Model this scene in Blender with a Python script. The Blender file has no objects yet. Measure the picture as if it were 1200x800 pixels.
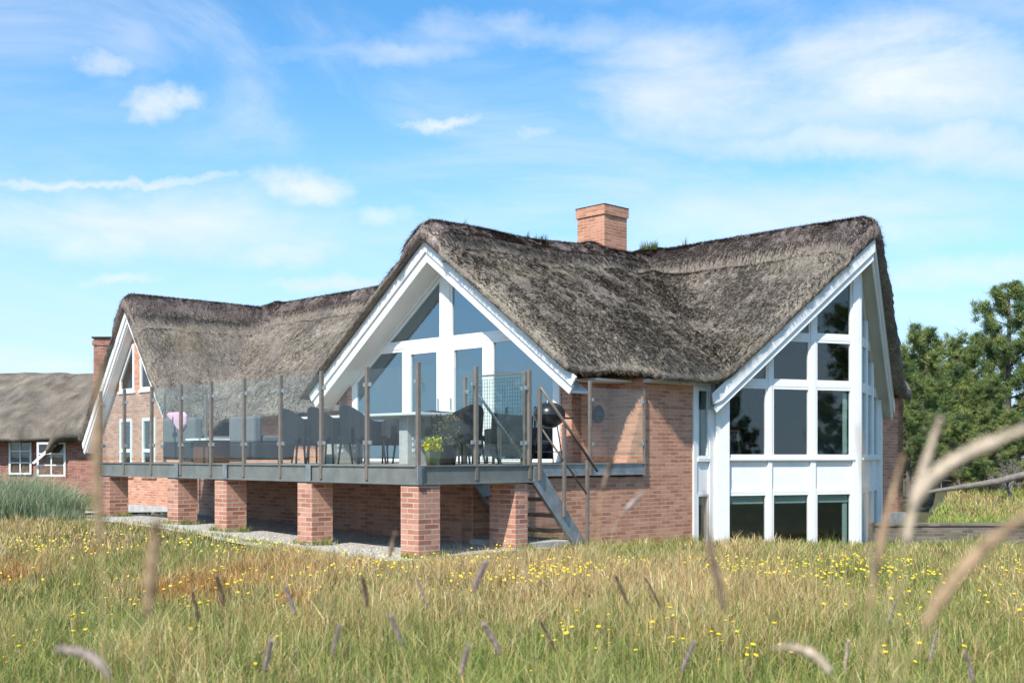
import bpy, math, random
import numpy as np
R = math.radians
random.seed(7); rng = np.random.default_rng(7)
EYE = 1.31                                   # eye height above the meadow by the nearest pier
# ---------------------------------------------------------------- camera, sky, sun
scn = bpy.context.scene
C = bpy.data.collections.new('scene'); scn.collection.children.link(C)
cam_d = bpy.data.cameras.new('camera'); cam = bpy.data.objects.new('camera', cam_d); C.objects.link(cam)
cam.location = (0, 0, EYE); cam.rotation_euler = (R(90), 0, 0)
cam_d.lens = 40.5; cam_d.sensor_width = 36; cam_d.shift_y = 0.111
cam_d.clip_start = 0.05; cam_d.clip_end = 3000
cam_d.dof.use_dof = True; cam_d.dof.focus_distance = 18.0; cam_d.dof.aperture_fstop = 3.6
scn.camera = cam
SUN_TO = (-0.424, -0.871, 1.0)
sun_el = math.atan2(SUN_TO[2], math.hypot(SUN_TO[0], SUN_TO[1]))
sd = bpy.data.lights.new('sun', 'SUN'); sd.energy = 4.4; sd.angle = R(0.6); sd.color = (1.0, 0.95, 0.87)
so = bpy.data.objects.new('sun', sd); C.objects.link(so); so.location = (-10, -20, 30)
from mathutils import Vector, Matrix
so.rotation_euler = Vector(SUN_TO).to_track_quat('Z', 'Y').to_euler()
scn.view_settings.view_transform = 'Standard'; scn.view_settings.look = 'None'
scn.view_settings.exposure = 0.50; scn.view_settings.gamma = 1; scn.view_settings.use_curve_mapping = False

class NT:
    def __init__(s, nt): s.nt = nt; s.n = nt.nodes; s.l = nt.links
    def new(s, t, **k):
        n = s.n.new(t)
        for a, b in k.items(): setattr(n, a, b)
        return n
    def put(s, sock, v):
        if isinstance(v, bpy.types.NodeSocket): s.l.new(v, sock)
        elif v is not None:
            if hasattr(sock.default_value, '__len__') and not hasattr(v, '__len__'): v = (v,)*len(sock.default_value)
            if hasattr(sock.default_value, '__len__') and len(sock.default_value) == 4 and len(v) == 3: v = tuple(v)+(1,)
            sock.default_value = v
    def math(s, op, a, b=None, c=None, clamp=False):
        n = s.new('ShaderNodeMath', operation=op, use_clamp=clamp); s.put(n.inputs[0], a)
        if b is not None: s.put(n.inputs[1], b)
        if c is not None: s.put(n.inputs[2], c)
        return n.outputs[0]
    def vmath(s, op, a, b=None, scale=None):
        n = s.new('ShaderNodeVectorMath', operation=op); s.put(n.inputs[0], a)
        if b is not None: s.put(n.inputs[1], b)
        if scale is not None: s.put(n.inputs['Scale'], scale)
        return n.outputs['Value'] if op in ('LENGTH', 'DOT_PRODUCT') else n.outputs[0]
    def mix(s, f, a, b, bt='MIX'):
        n = s.new('ShaderNodeMix', data_type='RGBA', blend_type=bt); s.put(n.inputs[0], f); s.put(n.inputs[6], a); s.put(n.inputs[7], b)
        return n.outputs[2]
    def noise(s, vec, scale, detail=4, rough=.55, out=0, dist=0):
        n = s.new('ShaderNodeTexNoise'); s.put(n.inputs['Vector'], vec); n.inputs['Scale'].default_value = scale
        n.inputs['Detail'].default_value = detail; n.inputs['Roughness'].default_value = rough; n.inputs['Distortion'].default_value = dist
        return n.outputs[out]
    def ramp(s, f, stops):
        n = s.new('ShaderNodeValToRGB'); s.put(n.inputs[0], f); e = n.color_ramp.elements
        while len(e) < len(stops): e.new(.5)
        for i, (p, c) in enumerate(stops):
            e[i].position = p; e[i].color = tuple(c)+(1,) if hasattr(c, '__len__') else (c, c, c, 1)
        return n.outputs[0]
    def mapr(s, v, a, b, c=0, d=1, smooth=False):
        n = s.new('ShaderNodeMapRange'); n.interpolation_type = 'SMOOTHSTEP' if smooth else 'LINEAR'
        s.put(n.inputs[0], v); s.put(n.inputs[1], a); s.put(n.inputs[2], b); s.put(n.inputs[3], c); s.put(n.inputs[4], d)
        return n.outputs[0]

w = bpy.data.worlds.new('World'); scn.world = w; w.use_nodes = True
T = NT(w.node_tree); T.n.clear()
wo = T.new('ShaderNodeOutputWorld'); bg = T.new('ShaderNodeBackground'); bg.inputs[1].default_value = 0.115
T.l.new(bg.outputs[0], wo.inputs[0])
sky = T.new('ShaderNodeTexSky', sky_type='NISHITA'); sky.sun_disc = False
sky.sun_elevation = sun_el; sky.sun_rotation = math.atan2(SUN_TO[0], SUN_TO[1])
sky.air_density = 1.0; sky.dust_density = 0.6; sky.ozone_density = 1.6
tc = T.new('ShaderNodeTexCoord'); sep = T.new('ShaderNodeSeparateXYZ'); T.l.new(tc.outputs['Generated'], sep.inputs[0])
ysafe = T.math('MAXIMUM', sep.outputs[1], 0.12)
cx = T.math('DIVIDE', sep.outputs[0], ysafe); cz = T.math('DIVIDE', sep.outputs[2], ysafe)
comb = T.new('ShaderNodeCombineXYZ'); T.l.new(cx, comb.inputs[0]); T.l.new(cz, comb.inputs[1])
wn = T.noise(comb.outputs[0], 13, 8, .66, out=1)
wv = T.vmath('MULTIPLY', T.vmath('SUBTRACT', wn, (.5, .5, .5)), (.10, .050, 0))
pw = T.vmath('ADD', comb.outputs[0], wv)
blobs = [(185,118,50,22,1),(128,72,48,16,.6),(365,215,72,26,1.05),(100,212,190,8,.9),(150,262,360,50,.72),(330,290,80,22,.7),
         (800,95,170,85,.85),(1080,85,260,85,.95),(950,130,330,60,.62),(1010,168,330,30,.85),(1160,180,150,44,.8),(640,40,200,30,.55),(525,143,58,9,.75),(470,60,260,22,.42),
         (960,240,340,60,.62),(140,325,60,11,.75),(1150,312,170,24,.6),(455,252,50,20,.65),(60,425,170,12,.6),(620,160,40,14,.55),(560,235,120,40,.25),(380,330,90,12,.6)]
acc = None
for (bx_, by_, rx, ry, wt) in blobs:
    c = ((bx_-600)/1350, (533-by_)/1350, 0); inv = (1350/rx/1.35, 1350/ry/1.35, 0)
    d = T.vmath('LENGTH', T.vmath('MULTIPLY', T.vmath('SUBTRACT', pw, c), inv))
    v = T.math('MULTIPLY', T.mapr(d, 0, 1, 1, 0, True), wt)
    acc = v if acc is None else T.math('MAXIMUM', acc, v)
front = T.mapr(sep.outputs[1], .15, .4, 0, 1, True)
acc = T.math('MULTIPLY', acc, front)
st = T.new('ShaderNodeMapping'); st.inputs['Scale'].default_value = (1, 1, 3.2); T.l.new(tc.outputs['Generated'], st.inputs[0])
fb = T.noise(st.outputs[0], 5.5, 9, .6, dist=.4)
wisp = T.mapr(T.noise(st.outputs[0], 2.6, 10, .62, dist=.8), .42, .75, 0, .55, True)
det = T.mapr(fb, .3, .7, -.36, .36)
dens = T.math('ADD', T.math('ADD', T.math('MULTIPLY', acc, 1.05), T.math('MULTIPLY', det, T.mapr(acc, 0, .4, .4, 1))), -.08, clamp=True)
dens = T.math('MULTIPLY', T.math('MAXIMUM', dens, wisp), .9, clamp=True)
# pale blue of a hazy summer sky, whiter to the horizon
skyc = T.mix(1.0, sky.outputs[0], (.60, 1.13, 1.40), 'MULTIPLY')
hz = T.mapr(sep.outputs[2], 0, .36, .80, .0, True)
skyc = T.mix(hz, skyc, (4.5, 5.75, 7.4))
shade = T.mix(T.mapr(T.noise(st.outputs[0], 4.2, 5, .5), .35, .65, 0, 1), (5.2, 5.7, 6.5), (6.3, 6.5, 6.9))
T.put(bg.inputs[0], T.mix(dens, skyc, shade))

# ---------------------------------------------------------------- materials
def mat(name):
    m = bpy.data.materials.new(name); m.use_nodes = True; t = NT(m.node_tree); b = t.n['Principled BSDF']
    return m, t, b
def bump(t, b, h, strength=.5, dist=.01):
    n = t.new('ShaderNodeBump'); n.inputs['Strength'].default_value = strength; n.inputs['Distance'].default_value = dist
    t.put(n.inputs['Height'], h); t.l.new(n.outputs[0], b.inputs['Normal'])
def coord(t, kind='Object'): return t.new('ShaderNodeTexCoord').outputs[kind]
def simple(name, col, rough=.6, var=.12, scale=6, metal=0, bmp=.0, spec=.4, dirt=None):
    m, t, b = mat(name); o = coord(t)
    n = t.noise(o, scale, 6, .6)
    lo = tuple(c*(1-var) for c in col); hi = tuple(min(1, c*(1+var)) for c in col)
    c = t.mix(t.mapr(n, .3, .7), lo, hi)
    if dirt: c = t.mix(t.mapr(t.noise(o, dirt[1], 8, .7), .52, .72, 0, dirt[2]), c, dirt[0])
    t.put(b.inputs['Base Color'], c); b.inputs['Roughness'].default_value = rough; b.inputs['Metallic'].default_value = metal
    b.inputs['Specular IOR Level'].default_value = spec
    if bmp: bump(t, b, t.noise(o, scale*8, 5, .7), bmp, .004)
    return m
def brick(name, c1, c2, mortar, soot=0):
    m, t, b = mat(name); uv = coord(t, 'UV'); o = coord(t)
    wob = t.vmath('SCALE', t.vmath('SUBTRACT', t.noise(uv, 9, 3, .5, out=1), (.5, .5, .5)), scale=.006)
    uvw = t.vmath('ADD', uv, wob)
    def br(a, c, mo):
        n = t.new('ShaderNodeTexBrick'); t.put(n.inputs['Vector'], uvw); n.inputs['Scale'].default_value = 1
        n.inputs['Brick Width'].default_value = .240; n.inputs['Row Height'].default_value = .0667; n.inputs['Mortar Size'].default_value = .009
        n.inputs['Mortar Smooth'].default_value = .25; n.inputs['Bias'].default_value = 0
        t.put(n.inputs['Color1'], a); t.put(n.inputs['Color2'], c); t.put(n.inputs['Mortar'], mo); return n
    bn = br((0, 0, 0), (1, 1, 1), (.5, .5, .5))
    tone = t.math('ADD', bn.outputs[0], t.mapr(t.noise(uv, 3.2, 5, .7), .3, .7, -.35, .35), clamp=True)
    c = t.ramp(tone, [(0, tuple(x*.78 for x in c1)), (.3, c1), (.75, c2), (1, tuple(min(1, x*1.12) for x in c2))])
    c = t.mix(t.mapr(t.noise(uv, 60, 4, .7), .35, .7, 0, .35), c, tuple(x*.7 for x in c1))
    mo = t.mix(t.mapr(t.noise(uv, 4, 4, .6), .35, .65), mortar, tuple(x*.72 for x in mortar))
    c = t.mix(bn.outputs[1], c, mo)
    if soot: c = t.mix(t.mapr(t.noise(uv, 1.3, 6, .65), .5, .75, 0, soot), c, (.10, .085, .075))
    c = t.mix(t.mapr(t.noise(uv, 2.1, 7, .7), .6, .78, 0, .35), c, (.50, .44, .40))
    t.put(b.inputs['Base Color'], c); b.inputs['Roughness'].default_value = .88; b.inputs['Specular IOR Level'].default_value = .2
    h = t.math('SUBTRACT', t.mapr(t.noise(uv, 90, 4, .7), 0, 1, 0, .35), bn.outputs[1]); bump(t, b, h, .9, .006)
    return m
M = {}
M['brick'] = brick('orange_red_brick', (.51, .215, .130), (.60, .295, .190), (.60, .43, .32))
M['brick_pier'] = brick('pier_brick', (.42, .175, .12), (.54, .27, .19), (.62, .47, .37), .2)
M['brick_dark'] = brick('cellar_brick', (.44, .185, .125), (.54, .26, .18), (.52, .40, .32), .2)
M['brick_far'] = brick('neighbour_brick', (.30, .09, .06), (.42, .17, .12), (.44, .35, .31))
M['white'] = simple('white_paint', (.80, .785, .76), .38, .03, 3, bmp=.05, dirt=((.55, .52, .45), 5, .25))
M['soffit'] = simple('white_soffit', (.70, .69, .65), .55, .04, 3)
M['cream'] = simple('pale_gable_board', (.62, .60, .52), .6, .05, 4)
M['concrete'] = simple('concrete', (.40, .385, .36), .9, .2, 5, bmp=.4, dirt=((.16, .15, .12), 3, .6))
M['galv'] = simple('galvanised_steel', (.30, .325, .34), .5, .22, 7, .55, bmp=.08, dirt=((.20, .15, .10), 4, .5))
M['beam'] = simple('weathered_steel_beam', (.215, .22, .20), .6, .2, 4, .35, bmp=.1, dirt=((.13, .19, .20), 2.2, .6))
M['post'] = simple('taupe_post_metal', (.25, .205, .17), .45, .15, 9, .4, dirt=((.14, .09, .07), 8, .5))
M['steel'] = simple('stainless', (.55, .55, .54), .3, .08, 20, .9)
M['step'] = simple('brown_wood_step', (.30, .18, .11), .75, .25, 8)
M['tread'] = simple('dark_tread', (.075, .06, .05), .75, .25, 8)
M['deckboard'] = simple('deck_boards', (.36, .32, .27), .8, .2, 5, bmp=.2)
M['dark_metal'] = simple('black_enamel', (.018, .018, .02), .28, .2, 8, 0)
M['wicker'] = simple('dark_wicker', (.016, .016, .019), .6, .35, 60, bmp=.6)
M['fabric_grey'] = simple('grey_cushion', (.15, .155, .16), .95, .1, 12)
M['fabric_dark'] = simple('dark_grey_cover', (.035, .037, .042), .9, .15, 6)
M['fabric_pink'] = simple('pink_cushion', (.72, .42, .52), .95, .06, 12)
M['fabric_beige'] = simple('beige_cushion', (.62, .58, .50), .95, .06, 12)
M['stone'] = simple('grey_table_stone', (.40, .41, .40), .7, .14, 14, bmp=.15)
M['tabletop'] = simple('pale_table_top', (.62, .63, .60), .4, .05, 8)
M['white_top'] = simple('white_laminate', (.78, .78, .77), .3, .02, 8)
M['brownwood'] = simple('brown_wood', (.13, .06, .035), .6, .2, 9)
M['pot'] = simple('green_pot', (.26, .28, .13), .5, .1, 9)
M['blind'] = simple('pale_green_blind', (.42, .50, .46), .8, .04, 9)
M['room'] = simple('dim_room_plaster', (.50, .48, .44), .9, .05, 3)
M['roomfloor'] = simple('room_floor_wood', (.16, .11, .07), .5, .1, 5)
M['bark'] = simple('grey_pine_bark', (.13, .105, .085), .9, .3, 14, bmp=.6)
M['deadwood'] = simple('dead_grey_wood', (.20, .175, .15), .9, .3, 12, bmp=.5)
M['orangewood'] = simple('orange_wood_trim', (.48, .26, .13), .6, .1, 9)

def glass_mat(name, tint, base, f0, ior=1.5, rough=0.0, streak=.0, fb_=.07):
    m, t, b = mat(name); t.n.remove(b); out = [n for n in t.n if n.type == 'OUTPUT_MATERIAL'][0]
    tr = t.new('ShaderNodeBsdfTransparent'); tr.inputs[0].default_value = tuple(tint)+(1,)
    gl = t.new('ShaderNodeBsdfGlossy'); gl.inputs[0].default_value = tuple(base)+(1,); gl.inputs['Roughness'].default_value = rough
    geo = t.new('ShaderNodeNewGeometry')
    cs = t.math('ABSOLUTE', t.vmath('DOT_PRODUCT', geo.outputs['Incoming'], geo.outputs['True Normal']))
    sch = t.math('ADD', t.math('MULTIPLY', t.math('POWER', t.math('SUBTRACT', 1, cs, clamp=True), 5), .92), fb_)
    sch = t.math('MULTIPLY', t.math('ADD', sch, f0, clamp=True), t.math('SUBTRACT', 1, geo.outputs['Backfacing']))
    # very slight waviness of drawn panes
    bn = t.new('ShaderNodeBump'); bn.inputs['Strength'].default_value = .12; bn.inputs['Distance'].default_value = .01
    t.put(bn.inputs['Height'], t.noise(coord(t), 1.1, 1, .5)); t.l.new(bn.outputs[0], gl.inputs['Normal'])
    f = sch
    mx = t.new('ShaderNodeMixShader'); t.put(mx.inputs[0], f); t.l.new(tr.outputs[0], mx.inputs[1]); t.l.new(gl.outputs[0], mx.inputs[2])
    res = mx.outputs[0]
    if streak:
        df = t.new('ShaderNodeBsdfDiffuse'); df.inputs[0].default_value = (.6, .66, .68, 1)
        mp = t.new('ShaderNodeMapping'); mp.inputs['Scale'].default_value = (3, 3, .6); t.l.new(coord(t), mp.inputs[0])
        m2 = t.new('ShaderNodeMixShader'); t.put(m2.inputs[0], t.mapr(t.noise(mp.outputs[0], 2.5, 7, .65), .4, .8, streak*.25, streak))
        t.l.new(res, m2.inputs[1]); t.l.new(df.outputs[0], m2.inputs[2]); res = m2.outputs[0]
    t.l.new(res, out.inputs[0]); return m
M['glass'] = glass_mat('window_glass', (.78, .84, .83), (.85, .92, .95), .03)
M['glass_blue'] = glass_mat('sun_control_glass', (.34, .46, .50), (.60, .78, .90), .30)
M['rail_glass'] = glass_mat('railing_glass', (.93, .965, .955), (.92, .97, 1.0), .0, 1.5, 0, .012, .055)

def attr_mat(name, rough=.7, transl=.3, var=.15, sc=30):
    m, t, b = mat(name); a = t.new('ShaderNodeAttribute'); a.attribute_name = 'col'
    n = t.mapr(t.noise(coord(t), sc, 3, .6), .3, .7, 1-var, 1+var)
    c = t.mix(1.0, a.outputs[0], t.vmath('SCALE', (1, 1, 1), scale=n), 'MULTIPLY')
    t.put(b.inputs['Base Color'], c); b.inputs['Roughness'].default_value = rough; b.inputs['Specular IOR Level'].default_value = .25
    if transl:
        out = [n for n in t.n if n.type == 'OUTPUT_MATERIAL'][0]
        tl = t.new('ShaderNodeBsdfTranslucent'); t.put(tl.inputs[0], c)
        mx = t.new('ShaderNodeMixShader'); mx.inputs[0].default_value = transl
        t.l.new(b.outputs[0], mx.inputs[1]); t.l.new(tl.outputs[0], mx.inputs[2]); t.l.new(mx.outputs[0], out.inputs[0])
    return m
M['grass'] = attr_mat('grass_blades', .65, .3)
M['needles'] = attr_mat('pine_needles', .55, .15)
M['petal'] = simple('yellow_petals', (.85, .62, .02), .6, .1, 40)
M['seed'] = simple('straw_seed_head', (.44, .29, .17), .8, .25, 90, bmp=.5)
M['seed_pale'] = simple('pale_seed_head', (.66, .52, .38), .8, .2, 90, bmp=.5)
M['seed_dark'] = simple('dark_seed_head', (.24, .16, .11), .8, .3, 90, bmp=.5)
M['seed_mauve'] = simple('mauve_seed_head', (.50, .38, .34), .8, .3, 90, bmp=.5)
M['stem'] = simple('dry_stem', (.46, .36, .17), .7, .15, 30)

def thatch_mat(name, light=1.0):
    m, t, b = mat(name); o = coord(t)
    a = t.new('ShaderNodeAttribute'); a.attribute_name = 'col'
    mott = t.noise(o, 1.1, 7, .7)
    c = t.ramp(mott, [(.28, (.165, .15, .138)), (.46, (.225, .20, .175)), (.56, (.265, .235, .20)), (.74, (.33, .30, .26))])
    pat = t.mapr(t.noise(o, .55, 6, .65), .60, .72, 0, .55, True)
    c = t.mix(pat, c, (.50, .45, .38))
    moss = t.mapr(t.noise(t.vmath('ADD', o, (7.3, 1.1, 2.2)), .8, 5, .6), .56, .74, 0, .5)
    c = t.mix(moss, c, (.20, .165, .095))
    fine = t.noise(o, 25, 4, .8)
    c = t.mix(1.0, c, t.vmath('SCALE', (1, 1, 1), scale=t.mapr(fine, .34, .66, .50, 1.55)), 'MULTIPLY')
    c = t.mix(1.0, c, a.outputs[0], 'MULTIPLY')
    c = t.mix(1.0, c, (light*.98, light*.93, light*.87), 'MULTIPLY')
    t.put(b.inputs['Base Color'], c); b.inputs['Roughness'].default_value = .95; b.inputs['Specular IOR Level'].default_value = .12
    bump(t, b, t.math('ADD', t.noise(o, 26, 6, .8), t.math('MULTIPLY', t.noise(o, 7, 4, .6), .7)), .9, .04)
    return m
M['thatch'] = thatch_mat('weathered_thatch', 1.0)
M['thatch_far'] = thatch_mat('neighbour_thatch', .74)

def ground_mat():
    m, t, b = mat('meadow_soil'); o = coord(t)
    c = t.ramp(t.noise(o, .7, 8, .65), [(.3, (.055, .062, .022)), (.5, (.115, .10, .045)), (.7, (.20, .15, .075))])
    c = t.mix(t.mapr(t.noise(o, 12, 6, .7), .35, .7), c, (.10, .10, .035))
    c = t.mix(1, c, t.vmath('SCALE', (1, 1, 1), scale=t.mapr(t.noise(o, 45, 4, .7), .3, .7, .55, 1.5)), 'MULTIPLY')
    t.put(b.inputs['Base Color'], c); b.inputs['Roughness'].default_value = .95
    bump(t, b, t.noise(o, 20, 6, .75), 1, .06); return m
M['ground'] = ground_mat()
def gravel_mat():
    m, t, b = mat('pebble_gravel'); o = coord(t)
    v = t.new('ShaderNodeTexVoronoi'); t.put(v.inputs['Vector'], o); v.inputs['Scale'].default_value = 34
    c = t.mix(v.outputs['Color'], (.50, .46, .40), (.82, .77, .69)); c = t.mix(t.mapr(v.outputs['Distance'], .45, .8), c, (.14, .12, .10))
    t.put(b.inputs['Base Color'], c); b.inputs['Roughness'].default_value = .9
    bump(t, b, t.math('MULTIPLY', v.outputs['Distance'], -1), 1, .02); return m
M['gravel'] = gravel_mat()

# ---------------------------------------------------------------- helpers
AX = math.atan2(.6937, .7204)                         # direction of the deck's short side
WX, WY = math.cos(AX), math.sin(AX); C0 = (-1.173, 14.40)
def world(v, u, ze=0): return (C0[0]+v*WX-u*WY, C0[1]+v*WY+u*WX, ze+EYE)
def plan(X, Y):
    dx, dy = X-C0[0], Y-C0[1]; return dx*WX+dy*WY, -dx*WY+dy*WX
class MB:
    def __init__(s): s.v = []; s.f = []; s.smooth = False
    def add(s, vs, fs):
        o = len(s.v); s.v += [tuple(p) for p in vs]; s.f += [tuple(i+o for i in f) for f in fs]
    def box(s, x0, x1, y0, y1, z0, z1):
        x0, x1 = sorted((x0, x1)); y0, y1 = sorted((y0, y1)); z0, z1 = sorted((z0, z1))
        s.add([(x0,y0,z0),(x1,y0,z0),(x1,y1,z0),(x0,y1,z0),(x0,y0,z1),(x1,y0,z1),(x1,y1,z1),(x0,y1,z1)],
              [(0,3,2,1),(4,5,6,7),(0,1,5,4),(1,2,6,5),(2,3,7,6),(3,0,4,7)]); return s
    def slab(s, a, d, poly, n0, n1):                  # polygon in a vertical plane, extruded from n0 to n1 along its outward normal
        n = (d[1], -d[0]); k = len(poly)
        def pt(q, o): return (a[0]+d[0]*q[0]+n[0]*o, a[1]+d[1]*q[0]+n[1]*o, q[1])
        s.add([pt(q, n1) for q in poly]+[pt(q, n0) for q in poly],
              [tuple(range(k)), tuple(range(2*k-1, k-1, -1))]+[(i, i+k, (i+1) % k+k, (i+1) % k) for i in range(k)]); return s
    def frame(s, a, d, poly, wd, n0, n1):
        inn = inset(poly, wd); k = len(poly)
        for i in range(k):
            j = (i+1) % k; s.slab(a, d, [poly[i], poly[j], inn[j], inn[i]], n0, n1)
        return s
    def tube(s, pts, rad, seg=8, cap=True):
        pts = [Vector(p) for p in pts]; k = len(pts); rings = []
        rs = rad if hasattr(rad, '__len__') else [rad]*k; ref = None
        for i, p in enumerate(pts):
            t = (pts[min(i+1, k-1)]-pts[max(i-1, 0)]).normalized()
            if ref is None: ref = Vector((0, 0, 1)) if abs(t.z) < .9 else Vector((1, 0, 0))
            a = t.cross(ref).normalized(); b = t.cross(a).normalized(); ref = a.cross(t).normalized()
            rings.append([p+a*math.cos(2*math.pi*q/seg)*rs[i]+b*math.sin(2*math.pi*q/seg)*rs[i] for q in range(seg)])
        vs = [q for r in rings for q in r]; fs = []
        for i in range(k-1):
            for q in range(seg):
                fs.append((i*seg+q, (i+1)*seg+q, (i+1)*seg+(q+1) % seg, i*seg+(q+1) % seg))
        if cap: fs += [tuple(range(seg)), tuple(range(k*seg-1, (k-1)*seg-1, -1))]
        s.add(vs, fs); return s
    def lathe(s, prof, seg=20, c=(0, 0)):
        vs = [(c[0]+r*math.cos(2*math.pi*q/seg), c[1]+r*math.sin(2*math.pi*q/seg), z) for r, z in prof for q in range(seg)]
        fs = [(i*seg+q, i*seg+(q+1) % seg, (i+1)*seg+(q+1) % seg, (i+1)*seg+q) for i in range(len(prof)-1) for q in range(seg)]
        s.add(vs, fs); return s
def inset(poly, wd):
    k = len(poly); A = sum(poly[i][0]*poly[(i+1) % k][1]-poly[(i+1) % k][0]*poly[i][1] for i in range(k)); sg = 1 if A > 0 else -1
    lines = []
    for i in range(k):
        p, q = poly[i], poly[(i+1) % k]; dx, dy = q[0]-p[0], q[1]-p[1]; L = math.hypot(dx, dy)
        nx, ny = -dy/L*sg, dx/L*sg; lines.append((p[0]+nx*wd, p[1]+ny*wd, dx/L, dy/L))
    out = []
    for i in range(k):
        x1, y1, a1, b1 = lines[i-1]; x2, y2, a2, b2 = lines[i]; den = a1*b2-b1*a2
        t = ((x2-x1)*b2-(y2-y1)*a2)/den; out.append((x1+a1*t, y1+b1*t))
    return out
def tag(o, label=None, cat=None, group=None, kind=None):
    for k, v in (('label', label), ('category', cat), ('group', group), ('kind', kind)):
        if v: o[k] = v
    return o
def thing(name, label, cat, loc, rot=0, group=None):
    o = bpy.data.objects.new(name, None); o.empty_display_size = .2; C.objects.link(o); o.location = loc; o.rotation_euler = (0, 0, rot)
    return tag(o, label, cat, group)
def build(name, mb, m, parent=None, off=(0, 0, 0), label=None, bevel=0, smooth=False):
    me = bpy.data.meshes.new(name); vs = [(a-off[0], b-off[1], c-off[2]) for a, b, c in mb.v]
    me.from_pydata(vs, [], mb.f); me.update()
    uvl = me.uv_layers.new(name='UVMap')
    for p in me.polygons:
        n = p.normal
        if abs(n.z) > .75:
            for li in p.loop_indices: q = mb.v[me.loops[li].vertex_index]; uvl.data[li].uv = (q[0], q[1])
        else:
            L = math.hypot(n.x, n.y) or 1; tx, ty = -n.y/L, n.x/L
            for li in p.loop_indices: q = mb.v[me.loops[li].vertex_index]; uvl.data[li].uv = (q[0]*tx+q[1]*ty, q[2])
    if smooth: me.polygons.foreach_set('use_smooth', [True]*len(me.polygons))
    me.materials.append(M[m]); o = bpy.data.objects.new(name, me); C.objects.link(o)
    if parent: o.parent = parent
    if bevel:
        bv = o.modifiers.new('bevel', 'BEVEL'); bv.width = bevel; bv.segments = 2; bv.limit_method = 'ANGLE'; bv.angle_limit = R(40)
    if label: o['label'] = label
    return o
def copy_tree(o, parent=None):
    c = o.copy(); C.objects.link(c)
    if parent: c.parent = parent
    for ch in list(o.children): copy_tree(ch, c)
    return c
def np_mesh(name, V, tris, m, col=None, parent=None, smooth=False):
    me = bpy.data.meshes.new(name); V = np.asarray(V, np.float32); tris = np.asarray(tris, np.int32)
    me.vertices.add(len(V)); me.vertices.foreach_set('co', V.ravel())
    me.loops.add(tris.size); me.loops.foreach_set('vertex_index', tris.ravel())
    k = tris.shape[1]; me.polygons.add(len(tris)); me.polygons.foreach_set('loop_start', np.arange(0, tris.size, k, dtype=np.int32))
    me.polygons.foreach_set('loop_total', np.full(len(tris), k, np.int32))
    if smooth: me.polygons.foreach_set('use_smooth', np.ones(len(tris), bool))
    me.update(calc_edges=True)
    if col is not None:
        ca = me.color_attributes.new('col', 'FLOAT_COLOR', 'POINT'); cc = np.ones((len(V), 4), np.float32); cc[:, :3] = col; ca.data.foreach_set('color', cc.ravel())
    me.materials.append(M[m] if isinstance(m, str) else m); o = bpy.data.objects.new(name, me); C.objects.link(o)
    if parent: o.parent = parent
    return o
_ph = rng.uniform(0, 6.28, (14, 2)); _dr = rng.normal(size=(14, 2)); _dr /= np.linalg.norm(_dr, axis=1)[:, None]; _am = rng.uniform(.7, 1.4, 14)
def fnoise(x, y, scale=1.0, seed=0):                  # smooth pseudo noise in about -1..1
    x = np.asarray(x, float)/scale; y = np.asarray(y, float)/scale; r = 0
    for i in range(14):
        f = _am[i]*(1+.55*i); ii = (i+seed*5) % 14
        r = r+np.sin((x*_dr[ii, 0]+y*_dr[ii, 1])*f+_ph[ii, 0]+seed*1.7+1.3*np.sin((x*_dr[ii, 1]-y*_dr[ii, 0])*f*.7+_ph[ii, 1]))/(1+.35*i)
    return r/3.0
def sstep(x, a, b): t = np.clip((np.asarray(x, float)-a)/(b-a), 0, 1); return t*t*(3-2*t)

# ---------------------------------------------------------------- ground
def ground_e(X, Y):                                   # height of the ground relative to the eye
    X = np.asarray(X, float); Y = np.asarray(Y, float)
    g = -1.31-.30*sstep(X, -.8, 1.8)*sstep(Y, 16.3, 19)-.20*sstep(X, 3, 6.3)*sstep(Y, 16.5, 21)+.18*sstep(-X, 1.5, 7)*sstep(Y, 12, 17)*(1-sstep(Y, 20, 28))
    g = g-.35*sstep(Y, 24, 34)*sstep(-X, 3, 9)
    g = g+.05*fnoise(X, Y, 3.0)*sstep(Y, 2, 6)*(1-sstep(Y, 11, 14))+.04*fnoise(X, Y, 9.0, 1)*sstep(Y, 3, 8)*(1-sstep(Y, 12, 16))
    return g
xs = np.unique(np.concatenate([np.linspace(-900, -40, 14), np.linspace(-40, 40, 161), np.linspace(40, 900, 14)]))
ys = np.unique(np.concatenate([np.linspace(-900, -10, 12), np.linspace(-10, 45, 140), np.linspace(45, 900, 20)]))
GX, GY = np.meshgrid(xs, ys); GZ = ground_e(GX, GY)+EYE
V = np.stack([GX.ravel(), GY.ravel(), GZ.ravel()], 1); nx = len(xs); idx = np.arange(GX.size).reshape(GX.shape)
F = np.stack([idx[:-1, :-1].ravel(), idx[:-1, 1:].ravel(), idx[1:, 1:].ravel(), idx[1:, :-1].ravel()], 1)
tag(np_mesh('ground', V, F, 'ground', smooth=True), kind='structure')
# raised bank behind the low wall on the right
def wall_line(X): return 23.6+.06*(X-7)+.0*X
def bank_e(X, Y):
    d = np.asarray(Y, float)-wall_line(np.asarray(X, float))
    return -1.45+.65*sstep(d, 0, 26)+.10*fnoise(X, Y, 4.0, 2)*sstep(d, .5, 5)+.35*sstep(d, 26, 60)
xs = np.linspace(7.2, 60, 90); ds = np.concatenate([np.linspace(0.10, 30, 80), np.linspace(32, 140, 12)])
BX, BD = np.meshgrid(xs, ds); BX = BX+0*BD; BY = wall_line(BX)+BD
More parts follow.
